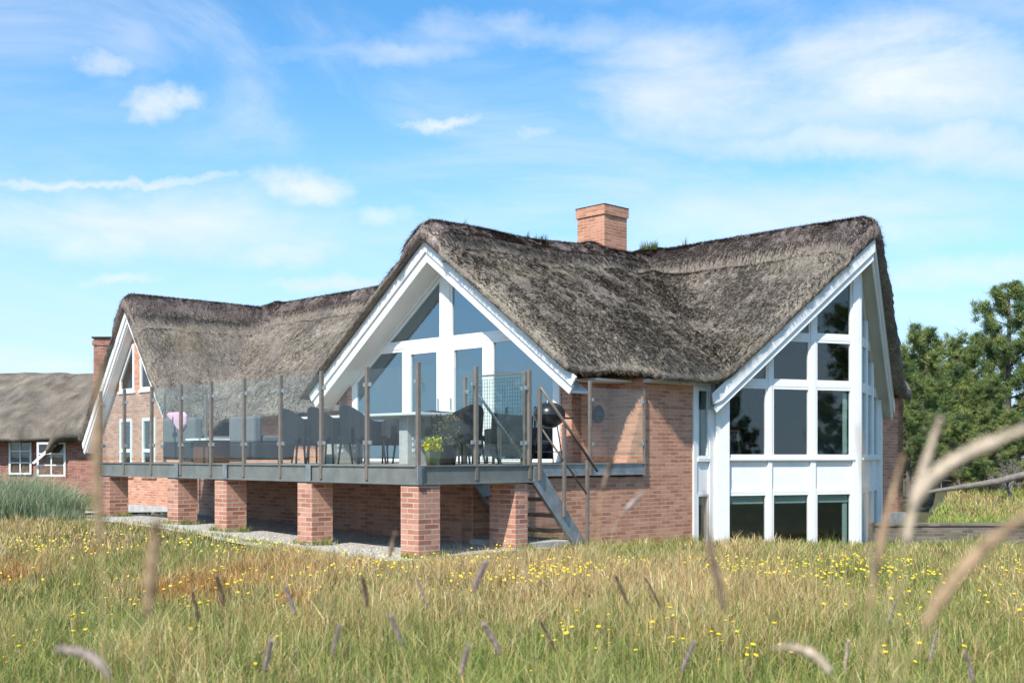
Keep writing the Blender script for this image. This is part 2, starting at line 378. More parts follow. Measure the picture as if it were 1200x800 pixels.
# keep the bank clear of the house: its left edge follows a line running away from the camera
shift = np.maximum(0, 8.95+(BY-25)*.42-BX)*np.clip(1-(BX-7.2)/30, 0, 1); BX = BX+shift
BZ = bank_e(BX, BY)+EYE
idx = np.arange(BX.size).reshape(BX.shape)
F = np.stack([idx[:-1, :-1].ravel(), idx[:-1, 1:].ravel(), idx[1:, 1:].ravel(), idx[1:, :-1].ravel()], 1)
tag(np_mesh('bank', np.stack([BX.ravel(), BY.ravel(), BZ.ravel()], 1), F, 'ground', smooth=True), kind='structure')
# gravel strip under and before the deck, concrete path to the left wing
def sheet(name, pts_plan, m, dz, step=.35):
    # polygonal strip draped 10 mm or more above the ground; pts given as (v,u) rectangle v0,v1,u0,u1
    v0, v1, u0, u1 = pts_plan; vv = np.linspace(v0, v1, max(2, int((v1-v0)/step)+1)); uu = np.linspace(u0, u1, max(2, int((u1-u0)/step)+1))
    A, B = np.meshgrid(vv, uu); jit = .12*fnoise(A*3, B*3, 1.0, 3)*((A == vv[0]) | (B == uu[0]))
    A = A+jit; X = C0[0]+A*WX-B*WY; Y = C0[1]+A*WY+B*WX; Z = ground_e(X, Y)+EYE+dz
    idx = np.arange(A.size).reshape(A.shape); F = np.stack([idx[:-1, :-1].ravel(), idx[:-1, 1:].ravel(), idx[1:, 1:].ravel(), idx[1:, :-1].ravel()], 1)
    return np_mesh(name, np.stack([X.ravel(), Y.ravel(), Z.ravel()], 1), F, m, smooth=True)
tag(sheet('gravel', (-.75, 2.3, -.1, 9.6), 'gravel', .03), kind='structure')
tag(sheet('path', (-.9, 5.0, 10.6, 26), 'concrete', .05), kind='structure')

# ---------------------------------------------------------------- roof field of the thatched house (plan v,u)
UA, VB, UC, VD = 5.44, 9.25, 17.75, 11.10
def smax(a, b, k):
    h = np.clip(.5+.5*(a-b)/k, 0, 1); return b+(a-b)*h+k*h*(1-h)
def absr(x, r): return np.sqrt(x*x+r*r)-r*.55
def roof_fields(v, u, Z, r):
    zA = Z-.0-(.715-.08*sstep(v, 4.7, 6.2)*(u < UA))*absr(u-UA, r)-np.maximum(0, v-15.0)*1.2
    zB = Z-.05-.93*absr(v-VB, r)-np.maximum(0, UA-u)*1.1-np.maximum(0, u-UC)*1.3
    zC = Z-.15-1.30*absr(u-UC, r)-np.maximum(0, v-VB)*1.1
    zD = Z+.12-.92*absr(v-VD, r)-np.maximum(0, u-UA)*1.1
    return zA, zB, zC, zD
def under(v, u, k=.25):
    zA, zB, zC, zD = roof_fields(v, u, 4.02, .02); return smax(smax(zA, zB, k), smax(zC, zD, k), k)
def top(v, u):
    Z = 4.35; zs = list(roof_fields(v, u, Z, .22))
    ds = [(u-UA), (v-VB), (u-UC), (v-VD)]
    for i in range(4):
        d = np.abs(ds[i]+.03*fnoise(u, v, .7, i)); zs[i] = zs[i]+.17*(1-sstep(d, .55, .60))-.11*sstep(d, .53, .58)*(1-sstep(d, .62, .78))+.03*np.cos(np.clip(d/.55, 0, 1)*3.14)
    z = smax(smax(zs[0], zs[1], .55), smax(zs[2], zs[3], .55), .55)
    z = z+.16*sstep(v, 11.3, 12.2)*(1-sstep(u, 3, 5.5))*(1-sstep(v, 13.6, 14.5))
    # ridge sinks a little between gables
    z = z-.10*np.exp(-((v-7.2)/1.3)**2-((u-UA)/1.5)**2)-.07*np.exp(-((v-4.8)/1.2)**2-((u-UA)/1.2)**2)
    return z
foot = [(4.50,1.72),(5.4,1.55),(6.3,1.08),(7.90,1.10),(11.15,-.22),(14.55,.98),(14.75,.98),(15.15,1.35),(15.15,9.8),(13.0,9.8),(13.0,20.45),(4.50,20.45),(4.50,15.05),(5.9,15.0),(6.0,9.6),(4.50,9.42)]
FP = np.array(foot)
def sdf(v, u):
    d = np.full(v.shape, 1e9); ins = np.zeros(v.shape, bool); nvx = np.zeros(v.shape); nvy = np.zeros(v.shape)
    for i in range(len(FP)):
        a = FP[i]; b = FP[(i+1) % len(FP)]; e = b-a; wx = v-a[0]; wy = u-a[1]
        t = np.clip((wx*e[0]+wy*e[1])/(e@e), 0, 1); px, py = a[0]+t*e[0], a[1]+t*e[1]; dd = np.hypot(v-px, u-py)
        m = dd < d; d = np.where(m, dd, d); nvx = np.where(m, px, nvx); nvy = np.where(m, py, nvy)
        c = ((a[1] > u) != (b[1] > u)) & (v < (b[0]-a[0])*(u-a[1])/((b[1]-a[1]) or 1e-9)+a[0]); ins ^= c
    return np.where(ins, -d, d), nvx, nvy
def top_edge(v, u, sd_):                              # rounded verge and eave
    d = np.clip(-sd_, 0, .30); r = .30; return top(v, u)-(.26-.12*sstep(v, 11.2, 11.6))*(1-np.sqrt(np.clip(1-((r-d)/r)**2, 0, 1)))
def cap_mask(v, u):
    dA = np.where((v > 4) & (u < 7.5), np.abs(u-UA), 9); dB = np.where(u > UA, np.abs(v-VB), 9); dC = np.where(v < VB+.3, np.abs(u-UC), 9); dD = np.where(u < UA, np.abs(v-VD), 9)
    dA = np.where(v < 14, dA, 9); return 1-sstep(np.minimum(np.minimum(dA, dB), np.minimum(dC, dD)), .50, .60)
HEATHER = np.array([.88, .83, .92])
def make_roof(parent, off):
    st = .085; gv = np.arange(4.2, 16.4, st); gu = np.arange(-.5, 20.8, st); A, B = np.meshgrid(gv, gu)
    S, NX_, NY_ = sdf(A, B); ins = S < 0
    cell = ins[:-1, :-1] | ins[1:, :-1] | ins[:-1, 1:] | ins[1:, 1:]
    used = np.zeros(A.shape, bool); used[:-1, :-1] |= cell; used[1:, :-1] |= cell; used[:-1, 1:] |= cell; used[1:, 1:] |= cell
    out = used & ~ins; A = np.where(out, NX_, A); B = np.where(out, NY_, B); S = np.where(out, 0, S)
    Zt = top_edge(A, B, S)
    Zt = Zt+(.010*fnoise(A, B, .22, 1)+.02*fnoise(A, B, .8, 2))+rng.normal(0, .008, A.shape)
    Zb = under(A, B)+.01
    Zt = np.maximum(Zt, Zb+.08)
    idm = -np.ones(A.shape, int); idm[used] = np.arange(used.sum()); n = used.sum()
    V1 = np.stack([A[used], B[used], Zt[used]], 1); V2 = np.stack([A[used], B[used], Zb[used]], 1)
    ii, jj = np.nonzero(cell); q = np.stack([idm[ii, jj], idm[ii, jj+1], idm[ii+1, jj+1], idm[ii+1, jj]], 1)
    F = [q, q[:, ::-1]+n]
    e = np.concatenate([q[:, [0, 1]], q[:, [1, 2]], q[:, [2, 3]], q[:, [3, 0]]]); key = e[:, 0]*10**7+e[:, 1]; rk = e[:, 1]*10**7+e[:, 0]
    bd = e[~np.isin(key, rk)]
    # skirt with a bulging middle row
    bv = {}; mid = []; sk = []
    base = 2*n
    def midv(i):
        if i not in bv:
            p = V1[i]; g = V2[i]; _ = None
            s0 = .5; bv[i] = base+len(mid); mid.append([p[0], p[1], p[2]*s0+g[2]*(1-s0)])
        return bv[i]
    for a, b in bd:
        ma, mb_ = midv(a), midv(b); sk.append((b, a, ma, mb_)); sk.append((mb_, ma, a+n, b+n))
    mid = np.array(mid)
    # push middle row outwards along the outline normal, unevenly
    cs = np.zeros((len(mid), 2))
    for a, b in bd:
        dx, dy = V1[b][:2]-V1[a][:2]; L = math.hypot(dx, dy) or 1
        for i in (a, b): cs[bv[i]-base] += (dy/L, -dx/L)
    cs /= np.maximum(np.linalg.norm(cs, axis=1), 1e-6)[:, None]
    mid[:, :2] += cs*(.035+.02*rng.normal(size=len(mid)))[:, None]
    V = np.concatenate([V1, V2, mid]); Q = np.concatenate([F[0], F[1], np.array(sk)])
    colr = np.ones((len(V), 3)); 
    # ---- loose straw ends standing off the coat, part of the same mesh
    def straws(N, lo, hi, wid, region, tone):
        v = rng.uniform(region[0], region[1], N); u = rng.uniform(region[2], region[3], N); s, ex, ey = sdf(v, u); k = s < -.01; v, u, s = v[k], u[k], s[k]
        eps = .04; z = top_edge(v, u, s); zx = (top(v+eps, u)-top(v-eps, u))/(2*eps); zy = (top(v, u+eps)-top(v, u-eps))/(2*eps)
        g = np.hypot(zx, zy)+1e-6; dv, du = -zx/g, -zy/g
        a = rng.normal(0, .55, len(v)); dv, du = dv*np.cos(a)-du*np.sin(a), dv*np.sin(a)+du*np.cos(a)
        L = rng.uniform(lo, hi, len(v)); lift = rng.uniform(.02, .55, len(v)); slope = np.minimum(g, 1.3)*np.cos(a)
        tipx = v+dv*L; tipy = u+du*L; tipz = z-slope*L+lift*L*.6+.015
        px, py = -du*wid/2, dv*wid/2
        P = np.stack([np.stack([v-px, u-py, z-.01], 1), np.stack([v+px, u+py, z-.01], 1), np.stack([tipx, tipy, tipz], 1)], 1).reshape(-1, 3)
        c = tone*rng.uniform(.3, 1.0, len(v))*np.where(rng.uniform(0, 1, len(v)) < .35, 2.1, 1); return P, np.repeat(c, 3)
    parts = [straws(130000, .05, .14, .017, (4.5, 11.6, 1.0, 20.4), 1.0), straws(80000, .05, .14, .017, (4.5, 12.5, -.3, 6.5), 1.0)]
    # ridge caps: thicker litter of heather
    for (r0, r1, r2, r3) in ((4.5, 11, UA-.55, UA+.55), (VB-.55, VB+.55, 5.4, 17.8), (4.5, 9.2, UC-.55, UC+.55), (VD-.55, VD+.55, -.2, 5.5)):
        parts.append(straws(int(3200*(r1-r0)*(r3-r2)), .05, .13, .013, (r0, r1, r2, r3), 1.05))
    # shaggy fringe round the outline
    N = 26000; t = rng.uniform(0, 1, N); seg = rng.choice(len(FP), N, p=np.linalg.norm(np.roll(FP, -1, 0)-FP, axis=1)/np.linalg.norm(np.roll(FP, -1, 0)-FP, axis=1).sum())
    a = FP[seg]; b = FP[(seg+1) % len(FP)]; p = a+(b-a)*t[:, None]; e = (b-a)/np.linalg.norm(b-a, axis=1)[:, None]
    ctr = np.stack([e[:, 1], -e[:, 0]], 1); 
    tst, _, _ = sdf(p[:, 0]+ctr[:, 0]*.05, p[:, 1]+ctr[:, 1]*.05); ctr = np.where((tst < 0)[:, None], -ctr, ctr)
    zt = top_edge(p[:, 0], p[:, 1], np.zeros(N)); zb = under(p[:, 0], p[:, 1]); z = zb+(zt-zb)*rng.uniform(.1, 1, N)
    L = rng.uniform(.03, .09, N); dn = rng.uniform(-.2, 1.1, N)
    tip = np.stack([p[:, 0]+ctr[:, 0]*L+e[:, 0]*rng.normal(0, .03, N), p[:, 1]+ctr[:, 1]*L+e[:, 1]*rng.normal(0, .03, N), z-dn*L], 1)
    P = np.stack([np.stack([p[:, 0]-e[:, 0]*.007-ctr[:, 0]*.02, p[:, 1]-e[:, 1]*.007-ctr[:, 1]*.02, z], 1), np.stack([p[:, 0]+e[:, 0]*.007-ctr[:, 0]*.02, p[:, 1]+e[:, 1]*.007-ctr[:, 1]*.02, z], 1), tip], 1).reshape(-1, 3)
    parts.append((P, np.repeat(rng.uniform(.35, 1.3, N), 3)))
    SV = np.concatenate([p_[0] for p_ in parts]); SC = np.concatenate([p_[1] for p_ in parts])
    tri = np.concatenate([Q[:, [0, 1, 2]], Q[:, [0, 2, 3]], np.arange(len(SV)).reshape(-1, 3)+len(V)])
    # bundles of slightly different age: vary tone of the coat itself
    colr *= (1+.10*rng.normal(size=len(V)))[:, None].clip(.6, 1.4)
    VV = np.concatenate([V, SV]); CC = np.concatenate([colr, np.repeat(SC[:, None], 3, 1)])
    cm = cap_mask(VV[:, 0], VV[:, 1])[:, None]; CC = CC*(1-cm+cm*HEATHER); VV = VV-np.array(off)
    return np_mesh('roof', VV, tri, 'thatch', CC, parent)

# ---------------------------------------------------------------- the thatched house
OFF = (7.0, 6.0, -1.6)
house = thing('thatched_house', 'large brick house with weathered grey thatched roof and three white gables behind the glass-railed deck', 'house', world(*OFF), AX)
def hb(name, mb, m, parent=None, **k): return build(name, mb, m, parent or house, OFF, **k)
roof = make_roof(house, OFF)
mb = MB()                                             # chimney with corbelled cap and lead edge
mb.box(9.72, 10.47, 5.50, 6.30, 3.4, 5.26); mb.box(9.69, 10.50, 5.47, 6.33, 5.26, 5.46)
ch = hb('chimney', mb, 'brick', roof)
hb('chimney_cap', MB().box(9.685, 10.505, 5.465, 6.335, 5.462, 5.48), 'dark_metal', ch)
# weeds on the ridge
def tuft(N, cx_, cy_, cz_, rad, h, cols, wid=.012, lean=.5):
    a = rng.uniform(0, 6.28, N); r = rad*np.sqrt(rng.uniform(0, 1, N)); x = cx_+r*np.cos(a); y = cy_+r*np.sin(a); hh = h*rng.uniform(.5, 1.1, N)
    b = a+rng.normal(0, .6, N); ln = lean*hh*rng.uniform(.2, 1, N); px, py = -np.sin(b)*wid/2, np.cos(b)*wid/2; z = np.full(N, cz_) if np.isscalar(cz_) else cz_
    P = np.stack([np.stack([x-px, y-py, z], 1), np.stack([x+px, y+py, z], 1),
                  np.stack([x+px*.7+np.cos(b)*ln*.35, y+py*.7+np.sin(b)*ln*.35, z+hh*.62], 1), np.stack([x-px*.7+np.cos(b)*ln*.35, y-py*.7+np.sin(b)*ln*.35, z+hh*.62], 1),
                  np.stack([x+np.cos(b)*ln, y+np.sin(b)*ln, z+hh], 1)], 1).reshape(-1, 3)
    k = np.arange(N)[:, None]*5; tri = np.concatenate([k+np.array([[0, 1, 2]]), k+np.array([[0, 2, 3]]), k+np.array([[3, 2, 4]])])
    c = np.array(cols)[rng.integers(0, len(cols), N)]*rng.uniform(.7, 1.25, N)[:, None]
    return P, tri, np.repeat(c, 5, 0)
for (vv, uu, n_, rd, hh) in ((10.9, 5.2, 160, .22, .22), (11.25, 4.5, 14, .04, .34), (7.3, 5.44, 12, .04, .2), (7.7, 5.44, 60, .14, .16), (5.6, 5.44, 9, .03, .2)):
    zt = float(top(np.array(vv), np.array(uu)))
    P, tri, cc = tuft(n_, vv, uu, zt-.02, rd, hh, [(.14, .16, .04), (.07, .11, .03)]); np_mesh('ridge_weed', P-np.array(OFF), tri, 'grass', cc, roof)

G2 = (5.15, UA); dG = (0, -1)                         # s runs to the viewer's right, centre at the gable axis
def zin2(s): return 3.53-.69*abs(s)
def zso2(s): return 3.64-.715*abs(s)
def window(a, d, poly, parent=None, wf=.055, dep=.06, glass='glass', label=None, name='window', fm='white'):
    fr_ = hb(name, MB().frame(a, d, poly, wf, -dep/2, dep/2), fm, parent, label=label)
    hb('pane', MB().slab(a, d, inset(poly, wf-.012), -.012, .0), glass, fr_)
    return fr_
# middle gable
for s0, s1 in ((2.95, 3.24), (-3.5, -2.95)):
    mb = MB(); mb.slab(G2, dG, [(s0, -.2), (s1, -.2), (s1, zso2(s1)+.25), (s0, zso2(s0)+.25)], -.25, 0)
    hb('gable_wall', mb, 'brick')
mb = MB()
mb.slab(G2, dG, [(0, zin2(0)), (3.05, zin2(3.05)), (3.05, zso2(3.05)+.02), (0, zso2(0)+.02)], -.05, .03)
mb.slab(G2, dG, [(-3.05, zin2(3.05)), (0, zin2(0)), (0, zso2(0)+.02), (-3.05, zso2(3.05)+.02)], -.05, .03)
mb.slab(G2, dG, [(-.13, -.12), (.13, -.12), (.13, 3.44), (-.13, 3.44)], -.05, .05)
mb.slab(G2, dG, [(-2.04, 2.10), (-.132, 2.10), (-.132, 2.20), (-1.90, 2.20)], -.04, .045)
mb.slab(G2, dG, [(.132, 2.10), (2.04, 2.10), (1.90, 2.20), (.132, 2.20)], -.04, .045)
for s in (-1, 1):
    mb.slab(G2, dG, [(s*1.17, -.12), (s*1.27, -.12), (s*1.27, 2.098), (s*1.17, 2.098)][::s], -.04, .04)
    mb.slab(G2, dG, [(s*2.88, -.12), (s*2.99, -.12), (s*2.99, 1.44), (s*2.88, 1.51)][::s], -.04, .04)
hb('gable_frame', mb, 'white', bevel=.006)
for s in (-1, 1):
    f = lambda pts: [(s*a, b) for a, b in pts][::s]
    window(G2, dG, f([(.13, 2.20), (1.90, 2.20), (.13, 3.42)]), glass='glass_blue')
    window(G2, dG, f([(1.27, -.12), (2.88, -.12), (2.88, 1.53), (2.05, 2.10), (1.27, 2.10)]), glass='glass_blue')
    d_ = window(G2, dG, f([(.135, -.12), (1.165, -.12), (1.165, 2.095), (.135, 2.095)]), wf=.12, dep=.09, glass='glass_blue', name='terrace_door')
    hb('handle', MB().slab(G2, dG, f([(.17, .86), (.20, .86), (.20, 1.08), (.17, 1.08)]), .047, .075), 'steel', d_, bevel=.004)
def band(mb, a, d, sa, za, sb, zb, h, n0, n1, cut=0):
    mb.slab(a, d, [(sa, za-h), (sb, zb-h), (sb, zb), (sa, za)], n0, n1)
# barge boards of the middle gable (two lapped boards each side)
for s in (-1, 1):
    mb = MB()
    z0, sl = 4.02, .715
    for (dz, h, n0, n1) in ((0, .22, .50, .54), (.20, .21, .46, .497)):
        e0, e1 = 3.84-.473*dz, 3.84-.473*(dz+h); p = [(0, z0-dz-h), (s*e1, z0-dz-h-sl*e1), (s*e0, z0-dz-sl*e0), (0, z0-dz)]
        mb.slab(G2, dG, p if s > 0 else p[::-1], n0, n1)
    hb('barge_board', mb, 'white', bevel=.006)
    mb = MB(); p = [(0, zso2(0)-.0), (s*3.66, zso2(3.66)), (s*3.66, zso2(3.66)+.04), (0, zso2(0)+.04)]
    mb.slab(G2, dG, p if s > 0 else p[::-1], .031, .458); hb('soffit', mb, 'soffit')
# walls
mb = MB(); mb.box(1.8+.4, 2.45, 1.45, 9.75, -2.1, -.38); hb('cellar_wall', mb, 'brick_dark')
hb('cellar_plinth', MB().box(2.15, 2.2, 1.42, 9.75, -2.1, -1.30), 'concrete')
mb = MB(); mb.box(2.2, 6.09, 1.42, 1.68, -2.1, -.36); mb.box(6.09, 7.48, 1.42, 1.68, -2.1, 1.32); mb.box(6.09, 6.34, 1.68, 2.45, -2.1, 1.6)
hb('side_wall', mb, 'brick')
hb('recess_wall', MB().box(5.16, 6.09, 2.2, 2.45, -.3, 1.75), 'brick')
eb = MB(); eb.box(5.18, 6.085, 1.66, 2.195, 1.25, 1.29); eb.box(6.1, 7.47, 1.30, 1.415, 1.24, 1.30); hb('eave_board', eb, 'soffit')
mb = MB()                                             # left end of the middle gable block, long wall, left gable
mb.box(5.15, 6.6, 8.64, 8.9, -2.1, 1.35)
mb.box(6.6, 6.85, 8.9, 15.45, -2.1, 1.2)
mb.box(5.32, 6.6, 15.3, 15.55, -2.1, .5)
hb('long_wall', mb, 'brick')
# rear and far walls, floors: close the rooms
mb = MB(); mb.box(12.0, 12.25, 9.0, 20.1, -2.1, 1.3); mb.box(15.0, 15.25, 1.42, 9.2, -2.1, 1.3); mb.box(12.25, 15.25, 9.0, 9.2, -2.1, 1.3); mb.box(5.3, 12.25, 20.0, 20.2, -2.1, .5)
mb.box(14.20, 15.25, 1.42, 1.67, -1.6, 1.28)
mb.slab((15.0, 9.2), (0, -1), [(0, 1.25), (7.78, 1.25), (7.78, 1.30), (3.76, 3.85), (0, 1.30)], -.1, -.02)
hb('rear_wall', mb, 'brick')
hb('rear_plinth', MB().box(14.20, 15.3, 1.38, 1.42, -2.15, -1.28), 'concrete')
mb = MB(); mb.box(2.46, 12.0, 1.7, 8.6, -.42, -.16); mb.box(12.0, 15.0, 1.7, 9.0, -.42, -.16)
mb.box(8.15, 14.1, 1.43, 1.70, -.42, -.16); 
hb('floor', mb, 'roomfloor')
mb = MB(); mb.box(11.3, 11.4, 1.75, 8.6, -.16, 3.2) if False else None
mb.box(6.5, 14.9, 7.4, 7.5, -2.1, -.43); mb.box(6.5, 14.9, 6.4, 6.5, -.158, 2.6); mb.box(7.6, 7.7, 1.72, 6.4, -2.1, -.43); mb.box(9.2, 9.3, 6.5, 8.6, -.158, 2.2); mb.box(8.7, 8.8, 2.0, 6.4, -.158, 1.9) if False else None
mb.box(14.7, 14.78, 1.75, 6.4, -.158, 2.4); mb.box(14.7, 14.78, 1.75, 7.4, -2.1, -.43)
mb.box(8.3, 14.5, 3.4, 3.5, -2.1, -.43)
hb('partition_wall', mb, 'room')

# right gable: pointed glass bay
B0 = (8.08, 1.42); L3 = 3.257; CC_ = (11.10, .20); E0 = (14.12, 1.42)
d1 = ((CC_[0]-B0[0])/L3, (CC_[1]-B0[1])/L3); d2 = ((E0[0]-CC_[0])/L3, (E0[1]-CC_[1])/L3)
def zr3(s): return 3.36-.80*(3.03-s)
def zun3(s): return 4.14-.853*(L3-s)-.40
for fi, (a, d) in enumerate(((B0, d1), (CC_, d2))):
    fl = fi == 1
    def f(pts): return [((L3-x) if fl else x, z) for x, z in pts][::(-1 if fl else 1)]
    cols = [(.30, 1.17), (1.26, 2.125), (2.24, 3.095)]
    mb = MB()
    # posts and mullions
    mb.slab(a, d, f([(.02, -2.15), (.30, -2.15), (.30, zr3(.30)+.02), (.02, zr3(.02)+.02)]), -.12, .10)
    for c_, hw_ in ((1.215, .045), (2.1825, .0575)):
        mb.slab(a, d, f([(c_-hw_, -2.15), (c_+hw_, -2.15), (c_+hw_, zr3(c_)+.02), (c_-hw_, zr3(c_)+.02)]), -.08, .05)
    mb.slab(a, d, f([(3.095, -2.15), (L3-.0, -2.15), (L3-.0, zr3(L3)-.0), (3.095, zr3(3.095))]), -.08, .06)
    for x0, x1 in cols:
        for z0, z1 in ((1.28, 1.38), (2.18, 2.27)):
            if zr3(x0) > z1-.3: mb.slab(a, d, f([(x0, z0), (x1, z0), (x1, z1), (x0, z1)]), -.06, .035)
            elif zr3(x1) > z0: mb.slab(a, d, f([(max(x0, x1-(zr3(x1)-z0)/.8), z0), (x1, z0), (x1, z1), (max(x0, x1-(zr3(x1)-z1)/.8), z1)]), -.06, .035)
        mb.slab(a, d, f([(x0, -.64), (x1, -.64), (x1, -.12), (x0, -.12)]), -.05, .0)
        mb.slab(a, d, f([(x0, -.70), (x1, -.70), (x1, -.642), (x0, -.642)]), -.05, .03)
        mb.slab(a, d, f([(x0, -.118), (x1, -.118), (x1, -.03), (x0, -.03)]), -.05, .03)
    # rake band under the soffit
    mb.slab(a, d, f([(.0, zr3(0)), (L3, zr3(L3)), (L3, zun3(L3)+.03), (.0, zun3(0)+.03)]), -.06, .02)
    hb('bay_frame', mb, 'white', bevel=.006, label=None)
    hb('sill', MB().slab(a, d, f([(.30, -.09), (3.12, -.09), (3.12, -.045), (.30, -.045)]), .052, .085), 'white')
    for ci, (x0, x1) in enumerate(cols):
        lw = window(a, d, f([(x0, -2.1), (x1, -2.1), (x1, -.70), (x0, -.70)]), wf=.045)
        hb('blind', MB().slab(a, d, f([(x0+.05, -.90), (x1-.05, -.90), (x1-.05, -.755), (x0+.05, -.755)]), -.075, -.05), 'blind', lw)
        uw = window(a, d, f([(x0, -.03), (x1, -.03), (x1, 1.28), (x0, 1.28)]), wf=.045)
        if ci == 2:
            hb('blind', MB().slab(a, d, f([(x1-.15, -2.1), (x1-.05, -2.1), (x1-.05, -.92), (x1-.15, -.92)]), -.09, -.07), 'blind', lw)
            hb('blind', MB().slab(a, d, f([(x1-.14, .03), (x1-.05, .03), (x1-.05, 1.22), (x1-.14, 1.22)]), -.09, -.07), 'blind', uw)
    window(a, d, f([(.56, 1.38), (1.17, 1.38), (1.17, zr3(1.17))]), wf=.04)
    window(a, d, f([(1.26, 1.38), (2.125, 1.38), (2.125, 2.18), (1.555, 2.18), (1.26, zr3(1.26))]), wf=.045)
    window(a, d, f([(1.67, 2.27), (2.125, 2.27), (2.125, zr3(2.125))]), wf=.035)
    window(a, d, f([(2.24, 1.38), (3.095, 1.38), (3.095, 2.18), (2.24, 2.18)]), wf=.045)
    window(a, d, f([(2.24, 2.27), (3.095, 2.27), (3.095, zr3(3.095)), (2.24, zr3(2.24))]), wf=.045)
# barge boards and soffits of the right gable, on the outward line
for fi in (0, 1):
    A3 = (11.10, -.16); Ft = (11.10-3.30, 1.17) if fi == 0 else (11.10+3.30, 1.17)
    Lb = math.hypot(Ft[0]-A3[0], Ft[1]-A3[1])
    if fi == 0: a, d = Ft, ((A3[0]-Ft[0])/Lb, (A3[1]-Ft[1])/Lb); g = lambda pts: pts
    else: a, d = A3, ((Ft[0]-A3[0])/Lb, (Ft[1]-A3[1])/Lb); g = lambda pts: [(Lb-x, z) for x, z in pts][::-1]
    zt = lambda x: 4.14-.92*3.30/Lb*(Lb-x)
    mb = MB()
    mb.slab(a, d, g([(-.02, zt(0)-.20), (.17, zt(.17)-.26), (Lb, zt(Lb)-.26), (Lb, zt(Lb)), (-.05, zt(0))]), -.04, .0)
    mb.slab(a, d, g([(.07, zt(.07)-.40), (Lb, zt(Lb)-.42), (Lb, zt(Lb)-.24), (.0, zt(0)-.24)]), -.08, -.042)
    hb('barge_board', mb, 'white', bevel=.006)
    # soffit strip between board and glass, following the roof slope
    mb = MB(); s = -1 if fi == 0 else 1
    pts = []
    for (vv, uu) in ((A3[0], A3[1]+.06), (Ft[0]-s*.1, Ft[1]+.04), (Ft[0]-s*.1, Ft[1]+.50), (A3[0], A3[1]+.50)):
        pts.append((vv, uu, 4.14-.92*abs(vv-11.1)-.37))
    up = [(x, y, z+.03) for x, y, z in pts]
    fs = [(0, 1, 2, 3), (7, 6, 5, 4), (0, 4, 5, 1), (1, 5, 6, 2), (2, 6, 7, 3), (3, 7, 4, 0)]
    mb.add(pts+up, fs); hb('soffit', mb, 'cream')
# narrow windows beside the bay, in the brick wall's plane
aN = (7.48, 1.42); dN = (1, 0)
mb = MB(); mb.slab(aN, dN, [(0, -2.15), (.10, -2.15), (.10, 1.3), (0, 1.3)], -.10, .03); mb.slab(aN, dN, [(.46, -2.15), (.64, -2.15), (.64, 1.42), (.46, 1.42)], -.16, .045)
mb.slab(aN, dN, [(.10, -.70), (.46, -.70), (.46, -.12), (.10, -.12)], -.05, .0); mb.slab(aN, dN, [(.10, 1.2), (.46, 1.2), (.46, 1.3), (.10, 1.3)], -.05, .02)
mb.slab(aN, dN, [(.10, -.118), (.46, -.118), (.46, -.045), (.10, -.045)], -.05, .05)
hb('side_window_frame', mb, 'white', bevel=.006)
sw = window(aN, dN, [(.10, -2.1), (.46, -2.1), (.46, -.70), (.10, -.70)], wf=.04); sv = window(aN, dN, [(.10, -.045), (.46, -.045), (.46, 1.2), (.10, 1.2)], wf=.04)
hb('blind', MB().slab(aN, dN, [(.14, -.90), (.42, -.90), (.42, -.74), (.14, -.74)], -.075, -.05), 'blind', sw)
hb('blind', MB().slab(aN, dN, [(.14, 0), (.27, 0), (.27, 1.16), (.14, 1.16)], -.075, -.05), 'blind', sv)
hb('wall_lamp', MB().lathe([(.0, .55), (.05, .56), (.10, .62), (.11, .72), (.08, .80), (.03, .86), (.0, .86)], 16, (5.70, 2.08)), 'dark_metal', smooth=True)

# left gable (steeper), brick with two tall windows and two half-triangle windows
G1 = (4.92, UC); zg1 = lambda s: 3.86-1.30*abs(s)
def brick_with_holes(a, d, s0, s1, z0, zt, holes, n0, n1):
    # cut by vertical strips, tops following zt(s)
    mb = MB(); cuts = sorted(set([s0, s1, 0]+[h[0] for h in holes]+[h[1] for h in holes]))
    for x0, x1 in zip(cuts[:-1], cuts[1:]):
        hs = sorted([h for h in holes if h[0] <= x0+1e-6 and h[1] >= x1-1e-6], key=lambda h: h[2](x0)); zc = [(z0, z0)]
        segs = []; cur = (z0, z0)
        for h in hs: segs.append((cur, (h[2](x0), h[2](x1)))); cur = (h[3](x0), h[3](x1))
        segs.append((cur, (zt(x0), zt(x1))))
        for (l0, l1), (h0, h1) in segs:
            if h0-l0 < .01 and h1-l1 < .01: continue
            mb.slab(a, d, [(x0, l0), (x1, l1), (x1, max(h1, l1+.001)), (x0, max(h0, l0+.001))], n0, n1)
    return mb
k = lambda z: (lambda s: z)
tri1 = lambda s: min(2.98, 3.10-1.30*(abs(s)-.2))
holes = [(.18, 1.02, k(1.72), tri1), (-1.02, -.18, k(1.72), tri1), (.30, 1.02, k(-.50), k(.98)), (-1.02, -.30, k(-.50), k(.98))]
mb = brick_with_holes(G1, dG, -2.35, 2.35, -2.1, lambda s: zg1(s)-.3+.0, holes, -.3, 0); hb('gable_wall', mb, 'brick', label='sunlit brick wall of the left gable')
hb('gable_plinth', MB().slab(G1, dG, [(-2.4, -2.1), (2.4, -2.1), (2.4, -1.31), (-2.4, -1.31)], 0.001, .04), 'concrete')
